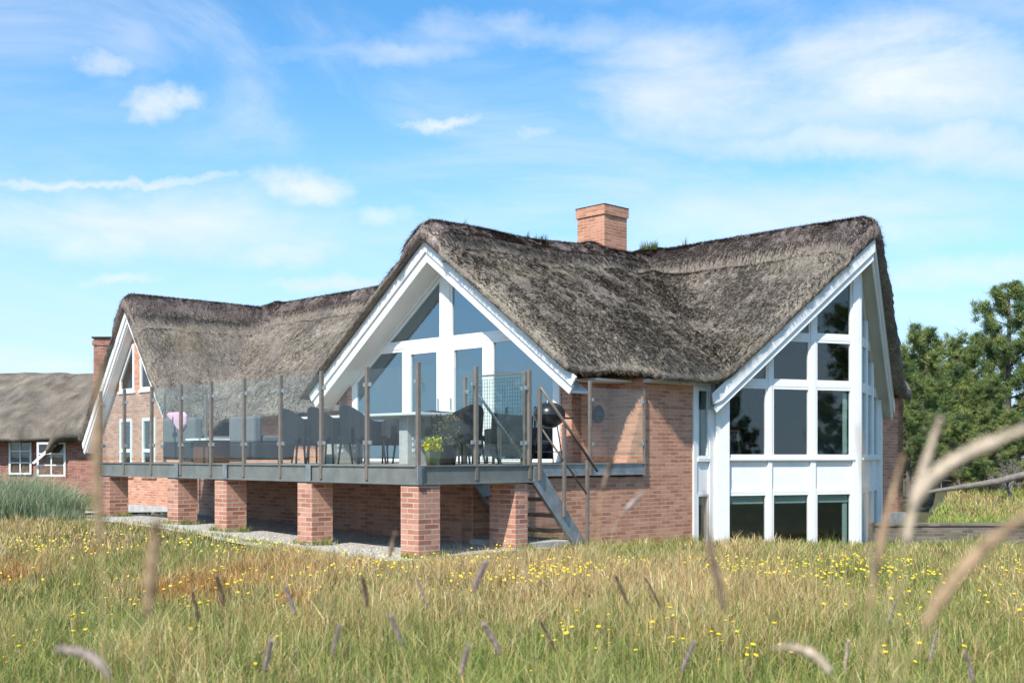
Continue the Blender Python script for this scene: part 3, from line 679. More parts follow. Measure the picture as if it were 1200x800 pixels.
for s in (-1, 1):
    f = lambda pts: [(s*a, b) for a, b in pts][::s]
    window(G1, dG, f([(.18, 1.72), (1.02, 1.72), (1.02, tri1(1.02)), (.30, 2.97), (.18, 2.97)]), wf=.07)
    hb('sill', MB().slab(G1, dG, f([(.12, 1.66), (1.10, 1.66), (1.10, 1.72), (.12, 1.72)]), .0, .05), 'white')
    ww = window(G1, dG, f([(.30, -.50), (1.02, -.50), (1.02, .98), (.30, .98)]), wf=.08)
    hb('rail', MB().slab(G1, dG, f([(.38, .08), (.94, .08), (.94, .17), (.38, .17)]), -.03, .03), 'white', ww)
    hb('brick_sill', MB().slab(G1, dG, f([(.24, -.60), (1.08, -.60), (1.08, -.502), (.24, -.502)]), .002, .06), 'brick_pier')
    mb = MB()
    for (dz, h, n0, n1) in ((0, .24, .30, .34), (.21, .17, .26, .297)):
        p = [(0, 3.87-dz-h), (s*2.66, 3.87-dz-h-1.3*2.66), (s*2.72, 3.87-dz-1.3*2.72), (0, 3.87-dz)]
        mb.slab(G1, dG, p if s > 0 else p[::-1], n0, n1)
    hb('barge_board', mb, 'white', bevel=.006)
    p = [(0, 3.44), (s*2.6, 3.44-1.3*2.6), (s*2.6, 3.49-1.3*2.6), (0, 3.49)]
    hb('soffit', MB().slab(G1, dG, p if s > 0 else p[::-1], .0, .255), 'soffit')
    p = [(0, 3.36), (s*2.2, 3.36-1.3*2.2), (s*2.2, 3.45-1.3*2.2), (0, 3.45)]
    hb('rake_trim', MB().slab(G1, dG, p if s > 0 else p[::-1], .001, .03), 'orangewood')
mb = MB().tube([(11.2, 21.2, 0.3), (11.2, 21.2, 4.75)], .03); mb.box(11.1, 11.3, 21.1, 21.3, 4.75, 4.9)

# ---------------------------------------------------------------- deck on brick piers with glass railing
DT = -.128
DO = (0, 0, -1.31)
deck = thing('raised_deck', 'raised deck on brick piers with a grey steel edge beam and clear glass railing', 'deck', world(*DO), AX)
def db(name, mb, m, parent=None, **k): return build(name, mb, m, parent or deck, DO, **k)
def gnd(v, u): x, y, _ = world(v, u); return float(ground_e(x, y))
def ibeam(mb, p0, p1, z1, h, wd=.10):
    # channel section between two plan points, web set back, flanges proud
    (v0, u0), (v1, u1) = p0, p1; L = math.hypot(v1-v0, u1-u0); d = ((v1-v0)/L, (u1-u0)/L)
    r = lambda a, b, c, e: [(a, c), (b, c), (b, e), (a, e)]
    mb.slab(p0, d, r(0, L, z1-.018, z1), -wd, 0); mb.slab(p0, d, r(0, L, z1-h, z1-h+.018), -wd, 0); mb.slab(p0, d, r(0, L, z1-h+.018, z1-.018), -wd, -.022)
mb = MB(); ibeam(mb, (0, 9.2), (0, 0), DT, .245); db('front_beam', mb, 'beam')
mb = MB(); ibeam(mb, (0.10, 0), (2.06, 0), DT, .245); db('end_beam', mb, 'beam')
mb = MB(); ibeam(mb, (2.06, 1.34), (6.09, 1.34), DT, .20); db('walkway_beam', mb, 'galv')
mb = MB(); ibeam(mb, (2.2, 9.2), (0.10, 9.2), DT, .245); db('far_beam', mb, 'beam')
mb = MB()                                             # cover plates with bolts where beams join
for uu in (2.37+.05, 4.69, 6.24): mb.box(-.012, 0, uu-.06, uu+.06, DT-.24, DT-.005)
mb.box(-.02, .05, -.02, .0, DT-.245, DT)
db('joint_plate', mb, 'galv')
mb = MB()                                             # joists and boards
u = .02
v = .11
while v < 5.1:
    lo = 1.36 if v > 2.0 else .11
    mb.box(v, v+.135, lo, 9.09, DT-.03, DT-.005); v += .142
while v < 6.0:
    mb.box(v, v+.135, 1.36, 2.18, DT-.03, DT-.005); v += .142
db('floor', mb, 'deckboard')
mb = MB()
for uu in np.arange(.5, 9, .6): mb.box(.12, 2.1, uu, uu+.06, DT-.22, DT-.032)
db('joists', mb, 'tread')
piers = [(.0, 2.37), (.0, 4.69), (.0, 6.24), (.0, 8.78)]
def pier(v0, v1, u0, u1, tiled=True):
    g = gnd((v0+v1)/2, (u0+u1)/2)
    p = db('brick_pier', MB().box(v0, v1, u0, u1, g+.05, DT-.247), 'brick_pier', bevel=.008)
    db('footing', MB().box(v0-.03, v1+.03, u0-.03, u1+.03, g-.3, g+.05), 'concrete', p, bevel=.01)
pier(.02, .38, .02, .38)
for v_, u_ in piers: pier(.02, .38, u_, u_+.36)
pier(1.73, 1.97, .04, .56)
# posts, glass panels, clamps
def post(v_, u_, parent=None, z0=DT-.20, z1=1.165, wv=.05, wu=.05):
    p = db('railing_post', MB().box(v_-wv/2, v_+wv/2, u_-wu/2, u_+wu/2, z0, z1), 'post', bevel=.004); return p
def panel(p0, p1, z0, z1, clamps=True, g=.05):
    (v0, u0), (v1, u1) = p0, p1; L = math.hypot(v1-v0, u1-u0); d = ((v1-v0)/L, (u1-u0)/L)
    o = db('glass_panel', MB().slab(p0, d, [(g, z0), (L-g, z0), (L-g, z1), (g, z1)], -.005, .005), 'rail_glass')
    mb = MB()
    for s_ in (g-.0, L-g):
        for z_ in (z0+.26, z1-.20):
            sa, sb = (s_-.028, s_+.035) if s_ < L/2 else (s_-.035, s_+.028)
            mb.slab(p0, d, [(sa, z_-.028), (sb, z_-.028), (sb, z_+.028), (sa, z_+.028)], -.016, .016)
    db('clamp', mb, 'steel', o, bevel=.006)
    return o
ups = [9.15, 8.19, 7.16, 6.14, 5.16, 4.18, 3.17, 2.14, 1.09, 0.0]
for i, uu in enumerate(ups): post(-.005+.03, uu+(.03 if uu == 0 else 0))
for a_, b_ in zip(ups[:-1], ups[1:]): panel((.03, a_), (.03, b_+(.03 if b_ == 0 else 0)), DT+.035, 1.13)
for vv in (1.00, 1.985): post(vv, .03)
post(1.985, .11, z1=1.15)
panel((.03, .03), (1.00, .03), DT+.035, 1.13); panel((1.00, .03), (1.985, .03), DT+.035, 1.12)
post(1.99, 1.36, z1=1.15); ip = panel((1.99, 1.36), (1.985, .11), DT+.035, 1.12)
mb = MB()
for q in np.arange(.18, 1.32, .052): mb.box(2.012, 2.016, q, q+.004, DT+.05, 1.08)
for z_ in np.arange(DT+.06, 1.08, .052): mb.box(2.016, 2.020, .16, 1.32, z_, z_+.004)
db('wire_mesh', mb, 'dark_metal', ip)
db('panel_cap', MB().box(1.97, 2.01, .14, 1.33, 1.122, 1.142), 'post', ip)
for vv in (1.28, 2.15): post(vv, 9.15)
panel((2.15, 9.15), (1.28, 9.15), DT+.035, 1.1); panel((1.28, 9.15), (.03, 9.15), DT+.035, 1.1)
post(4.69, 1.36, z1=1.20); post(6.06, 1.36, z1=1.10, wv=.03, wu=.03); panel((4.69, 1.36), (6.06, 1.36), DT+.05, 1.10)

# ---------------------------------------------------------------- stairs
SO = (2.9, .65, -1.45)
st_ = thing('metal_staircase', 'grey steel staircase with brown handrails leading from the deck down to the meadow', 'staircase', world(*SO), AX)
def sb_(name, mb, m, **k): return build(name, mb, m, st_, SO, **k)
x0, x1, zt_, zb_ = 2.05, 3.10, DT-.03, -1.42
for (ua, ub) in ((.0, .05), (1.25, 1.30)):
    mb = MB(); mb.slab((0, ua), (1, 0), [(x0, zt_-.24), (x1-.10, zb_), (x1+.12, zb_), (x1+.12, zb_+.04), (x0+.14, zt_), (x0, zt_)], -.0-.05 if False else -.05, .0)
    sb_('stringer', mb, 'galv', bevel=.004)
for i in range(5):
    z_ = DT-.235*(i+1); xx = x0+.10+(x1-x0-.02)*(i+.55)/5.4
    sb_('tread', MB().box(xx-.13, xx+.13, .052, 1.25, z_-.045, z_), 'step')
def rail_pt(x): return DT+1.08-(x-2.10)*1.0
for (un, lit) in ((-.03, 0), (1.30, 1)):
    for (xx, zb) in ((2.13, DT-.22), (2.62, DT-.74), (3.10, -1.45)):
        sb_('handrail_post', MB().box(xx-.022, xx+.022, un-.022, un+.022, zb, rail_pt(xx)), 'post', bevel=.003)
    sb_('handrail', MB().tube([(2.12, un-.03, rail_pt(2.12)), (3.28, un-.03, rail_pt(3.28))], .021), 'post' if not lit else 'steel', smooth=True)  # far rail gets a paler metal: the sunlight on it is put into its colour
    sb_('middle_rail', MB().tube([(2.13, un, rail_pt(2.13)-.52), (3.10, un, rail_pt(3.10)-.52)], .014), 'post', smooth=True)
tag(build('concrete_block', MB().box(1.98, 2.95, .06, 1.25, -1.75, -1.205), 'concrete', bevel=.01), 'pale concrete slab on the ground below the bottom of the steel staircase', 'concrete slab').location = world(0, 0, 0)
bpy.data.objects['concrete_block'].rotation_euler = (0, 0, AX)

# ---------------------------------------------------------------- things on the deck
def deck_thing(name, label, cat, v_, u_, rot, group=None): return thing(name, label, cat, world(v_, u_, DT-.005), AX+rot, group)
def make_chair(label, v_, u_, rot, group):
    t = deck_thing('wicker_chair', label, 'chair', v_, u_, rot, group)
    mb = MB(); mb.box(-.27, .27, -.27, .25, .34, .42); build('seat', mb, 'wicker', t, bevel=.03)
    # curved tub back with arms
    mb = MB(); N = 14
    for i in range(N):
        a0, a1 = [math.pi*(-.12+1.24*q/N) for q in (i, i+1)]
        for q in (0,):
            r0, r1 = .27, .315
            def pr(a, r): return (r*math.cos(a), r*math.sin(a)*.95)
            def ht(a): return .62+.24*max(0, math.sin(a))**1.5
            p = [pr(a0, r0), pr(a1, r0), pr(a1, r1*1.0), pr(a0, r1)]; h0, h1 = ht(a0), ht(a1); fl = 1.10
            vs = [(p[0][0], p[0][1], .30), (p[1][0], p[1][1], .30), (p[2][0], p[2][1], .30), (p[3][0], p[3][1], .30),
                  (p[0][0]*fl, p[0][1]*fl, h0), (p[1][0]*fl, p[1][1]*fl, h1), (p[2][0]*fl, p[2][1]*fl, h1), (p[3][0]*fl, p[3][1]*fl, h0)]
            mb.add(vs, [(0, 3, 2, 1), (4, 5, 6, 7), (0, 1, 5, 4), (2, 3, 7, 6), (1, 2, 6, 5), (3, 0, 4, 7)])
    build('backrest', mb, 'wicker', t)
    for sx in (-1, 1):
        for sy in (-1, 1): build('leg', MB().tube([(sx*.22, sy*.21, .36), (sx*.25, sy*.25, 0)], [.02, .014]), 'dark_metal', t)
    return t
CG = 'dark wicker chairs round the long table'
ch0 = make_chair('dark wicker tub chair on the near side of the long table, closest to the planter', 1.02, 2.55, math.pi/2*0, CG)
def chair(label, v_, u_, rot, group=CG):
    c = copy_tree(ch0); c.location = world(v_, u_, DT-.005); c.rotation_euler = (0, 0, AX+rot); c['label'] = label; c['group'] = group; return c
# local -y faces the table; rot chosen so that backs turn outwards
ch0.rotation_euler = (0, 0, AX+math.pi/2)
chair('dark wicker tub chair on the near side of the long table, second from the planter', 1.0, 3.35, math.pi/2)
chair('dark wicker tub chair on the near side of the long table, third from the planter', 1.05, 4.2, math.pi/2)
chair('dark wicker tub chair on the house side of the long table, opposite the planter end', 2.72, 2.6, -math.pi/2)
chair('dark wicker tub chair on the house side of the long table, at its middle', 2.7, 3.4, -math.pi/2)
chair('dark wicker tub chair on the house side of the long table, at its far left', 2.72, 4.2, -math.pi/2)
chair('dark wicker tub chair at the planter end of the long table', 1.85, 1.30, math.pi)
chair('dark wicker tub chair at the far left end of the long table', 1.85, 5.05, 0)
t = deck_thing('dining_table', 'long pale-topped outdoor table on grey stone pedestals among the dark wicker chairs', 'table', 1.85, 3.2, 0)
build('table_top', MB().box(-.5, .5, -1.52, 1.45, .715, .755), 'tabletop', t, bevel=.008)
for yy in (-.95, .95):
    mb = MB().box(-.30, .30, yy-.10, yy+.10, 0, .714); pd = build('pedestal', mb, 'stone', t, bevel=.01)
    mb = MB()
    for qx in (-.14, .10):
        for iz in range(3):
            for ix in range(2): mb.box(qx-.04+ix*.07-.025, qx-.04+ix*.07+.02, yy-.106, yy-.10, .18+iz*.09, .23+iz*.09)
    build('relief', mb, 'white_top', pd)
# two lounge chairs with pale cushions near the doors
def lounge_chair(label, v_, u_, rot):
    t = deck_thing('armchair', label, 'armchair', v_, u_, rot, 'dark armchairs with beige cushions near the doors')
    mb = MB(); mb.box(-.33, .33, -.33, .30, .12, .34); mb.box(-.33, -.26, -.33, .30, .34, .56); mb.box(.26, .33, -.33, .30, .34, .56); build('frame', mb, 'wicker', t, bevel=.015)
    mb = MB(); mb.add([(-.33, .24, .34), (.33, .24, .34), (.33, .32, .34), (-.33, .32, .34), (-.33, .36, .74), (.33, .36, .80), (.33, .42, .80), (-.33, .42, .74)], [(0, 3, 2, 1), (4, 5, 6, 7), (0, 1, 5, 4), (2, 3, 7, 6), (1, 2, 6, 5), (3, 0, 4, 7)]); build('backrest', mb, 'wicker', t)
    build('cushion', MB().box(-.25, .25, -.31, .22, .342, .44), 'fabric_beige', t, bevel=.03); build('back_cushion', MB().box(-.25, .25, .15, .25, .45, .72), 'fabric_beige', t, bevel=.03)
    for sx in (-1, 1):
        for sy in (-1, 1): build('leg', MB().box(sx*.29-.02, sx*.29+.02, sy*.28-.02, sy*.28+.02, 0, .12), 'dark_metal', t)
    return t
lounge_chair('dark armchair with beige cushions beside the stair opening, left of the mesh panel', 2.35, 1.95, math.pi*.72)
lounge_chair('dark armchair with beige cushions in front of the right terrace door', 3.7, 2.25, math.pi*.82)
# sofas and coffee table at the far end
def sofa(label, v_, u_, rot, ln, cush):
    t = deck_thing('outdoor_sofa', label, 'sofa', v_, u_, rot, 'grey outdoor sofas at the far end of the deck')
    mb = MB(); mb.box(-ln/2, ln/2, -.38, .38, .06, .34); build('base', mb, 'fabric_dark', t, bevel=.02)
    build('seat_cushion', MB().box(-ln/2+.02, ln/2-.02, -.38, .22, .342, .46), 'fabric_grey', t, bevel=.035)
    build('backrest', MB().box(-ln/2, ln/2, .235, .40, .342, .78), 'fabric_grey', t, bevel=.04)
    if cush:
        mb = MB(); mb.slab((-.34, .42), (1, 0), [(0, .60), (.10, .50), (.24, .50), (.42, .62), (.66, .78), (.66, .82), (.05, .82), (0, .78)], -.20, .02) if False else mb.slab((-.34, .42), (1, 0), [(.62, .80), (.68, .86), (.60, .88), (.08, .88), (.0, .82), (.0, .66), (.10, .58), (.22, .55), (.32, .60), (.44, .70)], -.03, .04)
        build('throw', mb, 'fabric_pink', t, bevel=.03, label='pink throw hanging over the sofa back')
    return t
sofa('grey outdoor sofa with a pink throw over its back', .95, 7.25, math.pi/2, 1.15, True)
sofa('plain grey outdoor sofa beside the white coffee table', 1.3, 5.75, math.pi*.5, .8, False)
t = deck_thing('coffee_table', 'low white-topped coffee table with a brown base between the grey sofas', 'table', .75, 6.45, 0)
build('table_top', MB().box(-.3, .3, -.34, .34, .38, .415), 'white_top', t, bevel=.006); build('base', MB().box(-.2, .2, -.25, .25, 0, .379), 'brownwood', t)
# kettle barbecue on a cart
t = deck_thing('barbecue', 'black barbecue with domed lid standing against the brick wall behind the stairs', 'barbecue', 4.4, 2.0, .15); t.scale = (.86, .86, .92)
build('lid', MB().lathe([(.31, .86), (.30, .93), (.25, 1.01), (.15, 1.07), (.04, 1.09), (0, 1.09)], 24), 'dark_metal', t, smooth=True)
build('bowl', MB().lathe([(0, .62), (.12, .64), (.24, .72), (.30, .82), (.31, .855)], 24), 'dark_metal', t, smooth=True)
build('lid_handle', MB().tube([(-.06, 0, 1.08), (-.05, 0, 1.13), (.05, 0, 1.13), (.06, 0, 1.08)], .010), 'steel', t)
for a in (.4, 2.5, 4.6): build('leg', MB().tube([(.20*math.cos(a), .20*math.sin(a), .68), (.36*math.cos(a), .36*math.sin(a), 0)], .012), 'dark_metal', t)
build('side_shelf', MB().box(.30, .58, -.17, .17, .80, .83), 'dark_metal', t); build('lower_shelf', MB().lathe([(0, .20), (.26, .20), (.26, .215), (0, .215)], 20), 'dark_metal', t)
# flower pot
def leafy(root, name, N, rad, z0, z1, cols, m, sz, seed=0):
    a = rng.uniform(0, 6.28, N); r = rad*np.sqrt(rng.uniform(0, 1, N)); z = rng.uniform(z0, z1, N); x, y = r*np.cos(a), r*np.sin(a)
    d1_ = rng.normal(size=(N, 3)); d1_ /= np.linalg.norm(d1_, axis=1)[:, None]; d2_ = np.cross(d1_, rng.normal(size=(N, 3))); d2_ /= np.linalg.norm(d2_, axis=1)[:, None]
    p = np.stack([x, y, z], 1); s = sz*rng.uniform(.6, 1.3, N)[:, None]
    P = np.stack([p-d1_*s, p-d2_*s*.5, p+d1_*s, p+d2_*s*.5], 1).reshape(-1, 3); F = np.arange(4*N).reshape(-1, 4)
    c = np.array(cols)[rng.integers(0, len(cols), N)]*rng.uniform(.7, 1.3, N)[:, None]
    return np_mesh(name, P, F, m, np.repeat(c, 4, 0), root)
t = deck_thing('flower_pot', 'lime green pot with yellow flowers just behind the corner railing post', 'potted plant', .42, .22, 0)
build('pot', MB().lathe([(0, 0), (.08, 0), (.10, .18), (.11, .19), (.09, .19), (.085, .16), (0, .16)], 18), 'pot', t, smooth=True)
leafy(t, 'flowers', 420, .13, .19, .36, [(.95, .78, .04), (.9, .74, .05), (.30, .42, .06)], 'grass', .022)
t = deck_thing('shrub_pot', 'dark pot with a loose reddish green shrub behind the yellow flowers', 'potted plant', .95, .55, 0)
build('pot', MB().lathe([(0, 0), (.11, 0), (.15, .26), (.16, .27), (.13, .27), (.12, .22), (0, .22)], 18), 'dark_metal', t, smooth=True)
leafy(t, 'foliage', 420, .20, .28, .68, [(.10, .12, .04), (.16, .10, .05), (.07, .10, .03)], 'grass', .024)
# things inside the bay, seen through the panes
IO = lambda v_, u_, z_=-.158: world(v_, u_, z_)
t = thing('house_plant', 'dark leafy house plant inside behind the middle bay window', 'plant', IO(10.3, 1.9), AX)
build('pot', MB().lathe([(0, 0), (.13, 0), (.17, .32), (.14, .32), (0, .28)], 16), 'dark_metal', t, smooth=True); build('stem', MB().tube([(0, 0, .3), (.03, .02, 1.1)], .012), 'bark', t)
leafy(t, 'leaves', 160, .30, .75, 1.45, [(.03, .06, .02), (.05, .08, .03)], 'needles', .075)
t = thing('tall_stool', 'light wooden bar stool inside behind the left bay window', 'stool', IO(9.0, 1.75), AX)
build('seat', MB().box(-.17, .17, -.17, .17, .60, .635), 'orangewood', t, bevel=.01)
for sx in (-1, 1):
    for sy in (-1, 1): build('leg', MB().tube([(sx*.13, sy*.13, .6), (sx*.18, sy*.18, 0)], .018), 'orangewood', t)
t = thing('indoor_table', 'dark dining table inside behind the bay windows', 'table', IO(11.2, 3.2), AX)
build('top', MB().box(-1.1, 1.1, -.45, .45, .70, .74), 'brownwood', t, bevel=.006)
for sx in (-1, 1): build('leg', MB().box(sx*.9-.04, sx*.9+.04, -.35, .35, 0, .70), 'brownwood', t)

# ---------------------------------------------------------------- low wall on the right
x0, x1 = 7.0, 15.5
t = thing('garden_wall', 'low weathered grey brick garden wall holding back the grassy bank on the right', 'wall', (x0, wall_line(x0), -2.0+EYE))
mb = MB(); mb.slab((0, 0), (1, .06), [(0, 0), (x1-x0, 0), (x1-x0, .54), (0, .54)], -.28, .0)
M['brick_grey'] = brick('grey_weathered_brick', (.14, .115, .09), (.22, .18, .14), (.22, .20, .16), .4)
build('body', mb, 'brick_grey', t)
mb = MB(); mb.slab((0, 0), (1, .06), [(0, .54), (x1-x0, .54), (x1-x0, .60), (0, .60)], -.31, .03); build('coping', mb, 'brick_grey', t, bevel=.01)

# ---------------------------------------------------------------- neighbour house on the left
NO = (-22.6, 50.0, -1.75+EYE)
nh = thing('neighbour_house', 'smaller red brick house with a grey thatched roof at the far left', 'house', NO)
def nb(name, mb, m, parent=None, **k): return build(name, mb, m, parent or nh, **k)
def thatch_prism(name, prof, length, along, off, parent, hip=None):
    # prof: half width, eave z, ridge z; ridge runs along x ('x') or y ('y'), ends rounded; one lumpy shell with straw
    hw, ze, zr_ = prof; nl, nw = int(length/.25), 28; V = []; 
    for i in range(nl+1):
        for j in range(nw+1):
            s = -1+2*j/nw; l = length*i/nl; z = zr_-(zr_-ze)*abs(s)**1.08+.10*math.exp(-(s*hw/.35)**2)
            e = max(0, 1-min(1, (1-abs(s))*hw/.3)); z -= .22*(1-math.sqrt(max(0, 1-e*e)))
            z += .05*float(fnoise(l, s*hw, .6, 1)); z = min(z, hip[0]+hip[1]*l) if hip else z; V.append((l, s*hw, z) if along == 'x' else (s*hw, l, z))
    n = len(V); W_ = [(x, y, z) for x, y, z in V]
    for i in range(nl+1):
        for j in range(nw+1): x, y, z = V[i*(nw+1)+j]; W_.append((x, y, z-.42 if 0 < j < nw else z-.2))
    F = []; q = lambda i, j: i*(nw+1)+j
    for i in range(nl):
        for j in range(nw): a = (q(i, j), q(i+1, j), q(i+1, j+1), q(i, j+1)); F.append(a); F.append(tuple(k_+n for k_ in a[::-1]))
    for i in range(nl): F.append((q(i, 0), q(i, 0)+n, q(i+1, 0)+n, q(i+1, 0))); F.append((q(i, nw), q(i+1, nw), q(i+1, nw)+n, q(i, nw)+n))
    for j in range(nw): F.append((q(0, j), q(0, j+1), q(0, j+1)+n, q(0, j)+n)); F.append((q(nl, j), q(nl, j)+n, q(nl, j+1)+n, q(nl, j+1)))
    Va = np.array(W_)+np.array(off); Fa = np.array(F)
    return np_mesh(name, Va, Fa, 'thatch_far', np.ones((len(Va), 3))*(1+.2*rng.normal(size=(len(Va), 1))).clip(.5, 1.6), parent)
# main range runs across the view; a wing comes towards the camera on its right
thatch_prism('roof', (4.0, 2.75, 5.50), 19, 'x', (-12.0, 4.0, 0), nh)
r2 = thatch_prism('roof', (2.75, 2.25, 5.5), 6.5, 'y', (5.75, -1.6, 0), nh, (2.75, 1.15))
mb = MB(); mb.box(-11.5, 6.5, .9, 7.2, 0, 2.9); nb('wall', mb, 'brick_far')
mb = MB(); mb.box(3.62, 8.2, -.9, .88, 0, 2.45); nb('wing_wall', mb, 'brick_far')
mb = MB(); mb.box(4.15, 5.1, -.2+1.0, .9+1.0, 3.5, 6.9); mb.box(4.10, 5.15, .75, 1.95, 6.6, 6.8); nc = nb('chimney', mb, 'brick_far')
nb('chimney_cap', MB().box(4.08, 5.17, .73, 1.97, 6.9, 6.97), 'dark_metal', nc)
def nwin(x0, x1, z0, z1, y, nxp, nzp):
    fr_ = MB().frame((0, y), (1, 0), [(x0, z0), (x1, z0), (x1, z1), (x0, z1)], .08, -.05, .04)
    for i in range(1, nxp): xx = x0+(x1-x0)*i/nxp; fr_.box(xx-.025, xx+.025, y-.03, y+.02, z0+.07, z1-.07)
    for i in range(1, nzp): zz = z0+(z1-z0)*i/nzp; fr_.box(x0+.07, x1-.07, y-.028, y+.018, zz-.025, zz+.025)
    o = nb('window', fr_, 'white'); nb('pane', MB().slab((0, y), (1, 0), [(x0+.06, z0+.06), (x1-.06, z0+.06), (x1-.06, z1-.06), (x0+.06, z1-.06)], -.03, -.01), 'glass', o)
nwin(.40, 1.40, .9, 2.45, .85, 2, 3); nwin(-2.2, -.8, .9, 2.45, .85, 2, 3); nwin(-5.2, -3.8, .9, 2.45, .85, 2, 3)
nwin(2.38, 3.60, .85, 2.3, -.95, 2, 3)
mb = MB(); mb.slab((2.25, -1.2), (1, 0), [(0, 1.42), (.10, 1.38), (1.02, 2.16), (1.02, 2.36)], -.06, .0); nb('barge_board', mb, 'white')
mb = MB(); mb.tube([(5.1, 2.4, 4.0), (5.1, 2.4, 7.9)], .04); mb.tube([(4.95, 2.4, 7.9), (5.25, 2.4, 7.9)], .03); nb('antenna', mb, 'dark_metal')
# dark parked cover beside the neighbour's wall
t = thing('hedge', 'low dark hedge in front of the neighbour house windows', 'hedge', (-23.5, 44.5, -1.75+EYE))
P = []; N = 9000; xx = rng.uniform(-5, 3.2, N); yy = rng.uniform(-.35, .35, N); zz = rng.uniform(.1, 1.0, N)*(.85+.15*np.sin(xx*2)); pts = np.stack([xx, yy, zz], 1)
dA = rng.normal(size=(N, 3))*.07; dB = rng.normal(size=(N, 3))*.07; Pm = np.stack([pts, pts+dA, pts+dB], 1).reshape(-1, 3)
np_mesh('foliage', Pm, np.arange(3*N).reshape(-1, 3), 'needles', np.repeat(np.array([(.03, .035, .03)])*rng.uniform(.5, 1.5, (N, 1)), 3, 0), t)
build('core', MB().box(-5, 3.2, -.2, .2, 0, .75), 'dark_metal', t)

# ---------------------------------------------------------------- pines
def make_pine(seed, H, spread, gap, label, loc, rot, sc=1.0):
    r = np.random.default_rng(seed); t = thing('pine_tree', label, 'tree', loc, rot, 'wind-bent pines on the bank')
    mb = MB(); lean = r.normal(0, .05, 2); pts = [(lean[0]*H*(q/6)**1.5, lean[1]*H*(q/6)**1.5+.05*math.sin(q), H*q/6*.96-.3*(q == 0)) for q in range(7)]
    mb.tube(pts, [.15*(1-q/7.2)+.02 for q in range(7)], 8); clumps = []
    nb_ = int(15+H*3.2)
    for i in range(nb_):
        f = .14+.84*(i/nb_); z = H*f*.96; a = i*2.4+r.uniform(-.4, .4); L = spread*(1.05-f*.72)*r.uniform(.6, 1.15); q = f*6; k = min(int(q), 5); fr_ = q-k
        b = Vector(pts[k]).lerp(Vector(pts[k+1]), fr_); up = r.uniform(.15, .55)+.5*f; d = Vector((math.cos(a), math.sin(a), 0))
        p1 = b+d*L*.5+Vector((0, 0, L*up*.22)); p2 = b+d*L+Vector((0, 0, L*up*.75))
        mb.tube([b, p1, p2], [.045*(1.1-f)+.012, .03*(1.1-f)+.01, .008], 5)
        if r.uniform() < gap and f < .5: continue
        for j in range(int(4+L*6)):
            s = r.uniform(.35, 1.05); c = (b.lerp(p1, s*2) if s < .5 else p1.lerp(p2, (s-.5)*2)); c = c+Vector(r.normal(0, .16, 3)*L*.55); clumps.append((c, r.uniform(.16, .30)))
            if r.uniform() < .35: clumps.append((c+Vector((r.normal(0, .1), r.normal(0, .1), r.uniform(.15, .4))), r.uniform(.10, .18)))
    for j in range(9): clumps.append((Vector(pts[6])+Vector((r.normal(0, .12), r.normal(0, .12), r.uniform(-.5, .25))), r.uniform(.12, .2)))
    build('trunk', mb, 'bark', t)
    P, Cc = [], []
    for c, s in clumps:
        n = 80; d = r.normal(size=(n, 3)); d[:, 2] = np.abs(d[:, 2])*.9+.25; d /= np.linalg.norm(d, axis=1)[:, None]
        o = np.array(c)+r.normal(0, s*.30, (n, 3)); tip = o+d*s*r.uniform(.7, 1.35, (n, 1)); w_ = np.cross(d, r.normal(size=(n, 3))); w_ /= np.linalg.norm(w_, axis=1)[:, None]; w_ *= .0115
        P.append(np.stack([o-w_, o+w_, tip], 1).reshape(-1, 3)); base = np.array([(.13, .185, .06), (.19, .245, .07), (.09, .14, .055), (.26, .29, .09)][r.integers(0, 4)])
        Cc.append(np.repeat(base[None]*r.uniform(.6, 1.45, (n, 1)), 3, 0))
    P = np.concatenate(P); np_mesh('crown', P, np.arange(len(P)).reshape(-1, 3), 'needles', np.concatenate(Cc), t)
    return t
def pine_at(src, label, X, Y, rot, sc, sz=None):
    c = copy_tree(src); c.location = (X, Y, float(bank_e(X, Y))+EYE); c.rotation_euler = (0, 0, rot); c.scale = (sc, sc, sz or sc); c['label'] = label; return c
def bz(X, Y): return (X, Y, float(bank_e(X, Y))+EYE)
pa = make_pine(1, 7.4, 2.2, .2, 'tall dark pine at the right edge of the photo, highest of the row', bz(18.1, 42), 0)
pb = make_pine(2, 6.0, 2.3, .25, 'dense bushy pine touching the thatched right gable', bz(14.6, 41), 1); pb.scale = (.95, .95, .92)
pc = make_pine(3, 6.4, 1.5, .5, 'slim pine with sparse top standing left of the tallest pine', bz(17.0, 44), 2); pc.scale = (.95, .95, .82)
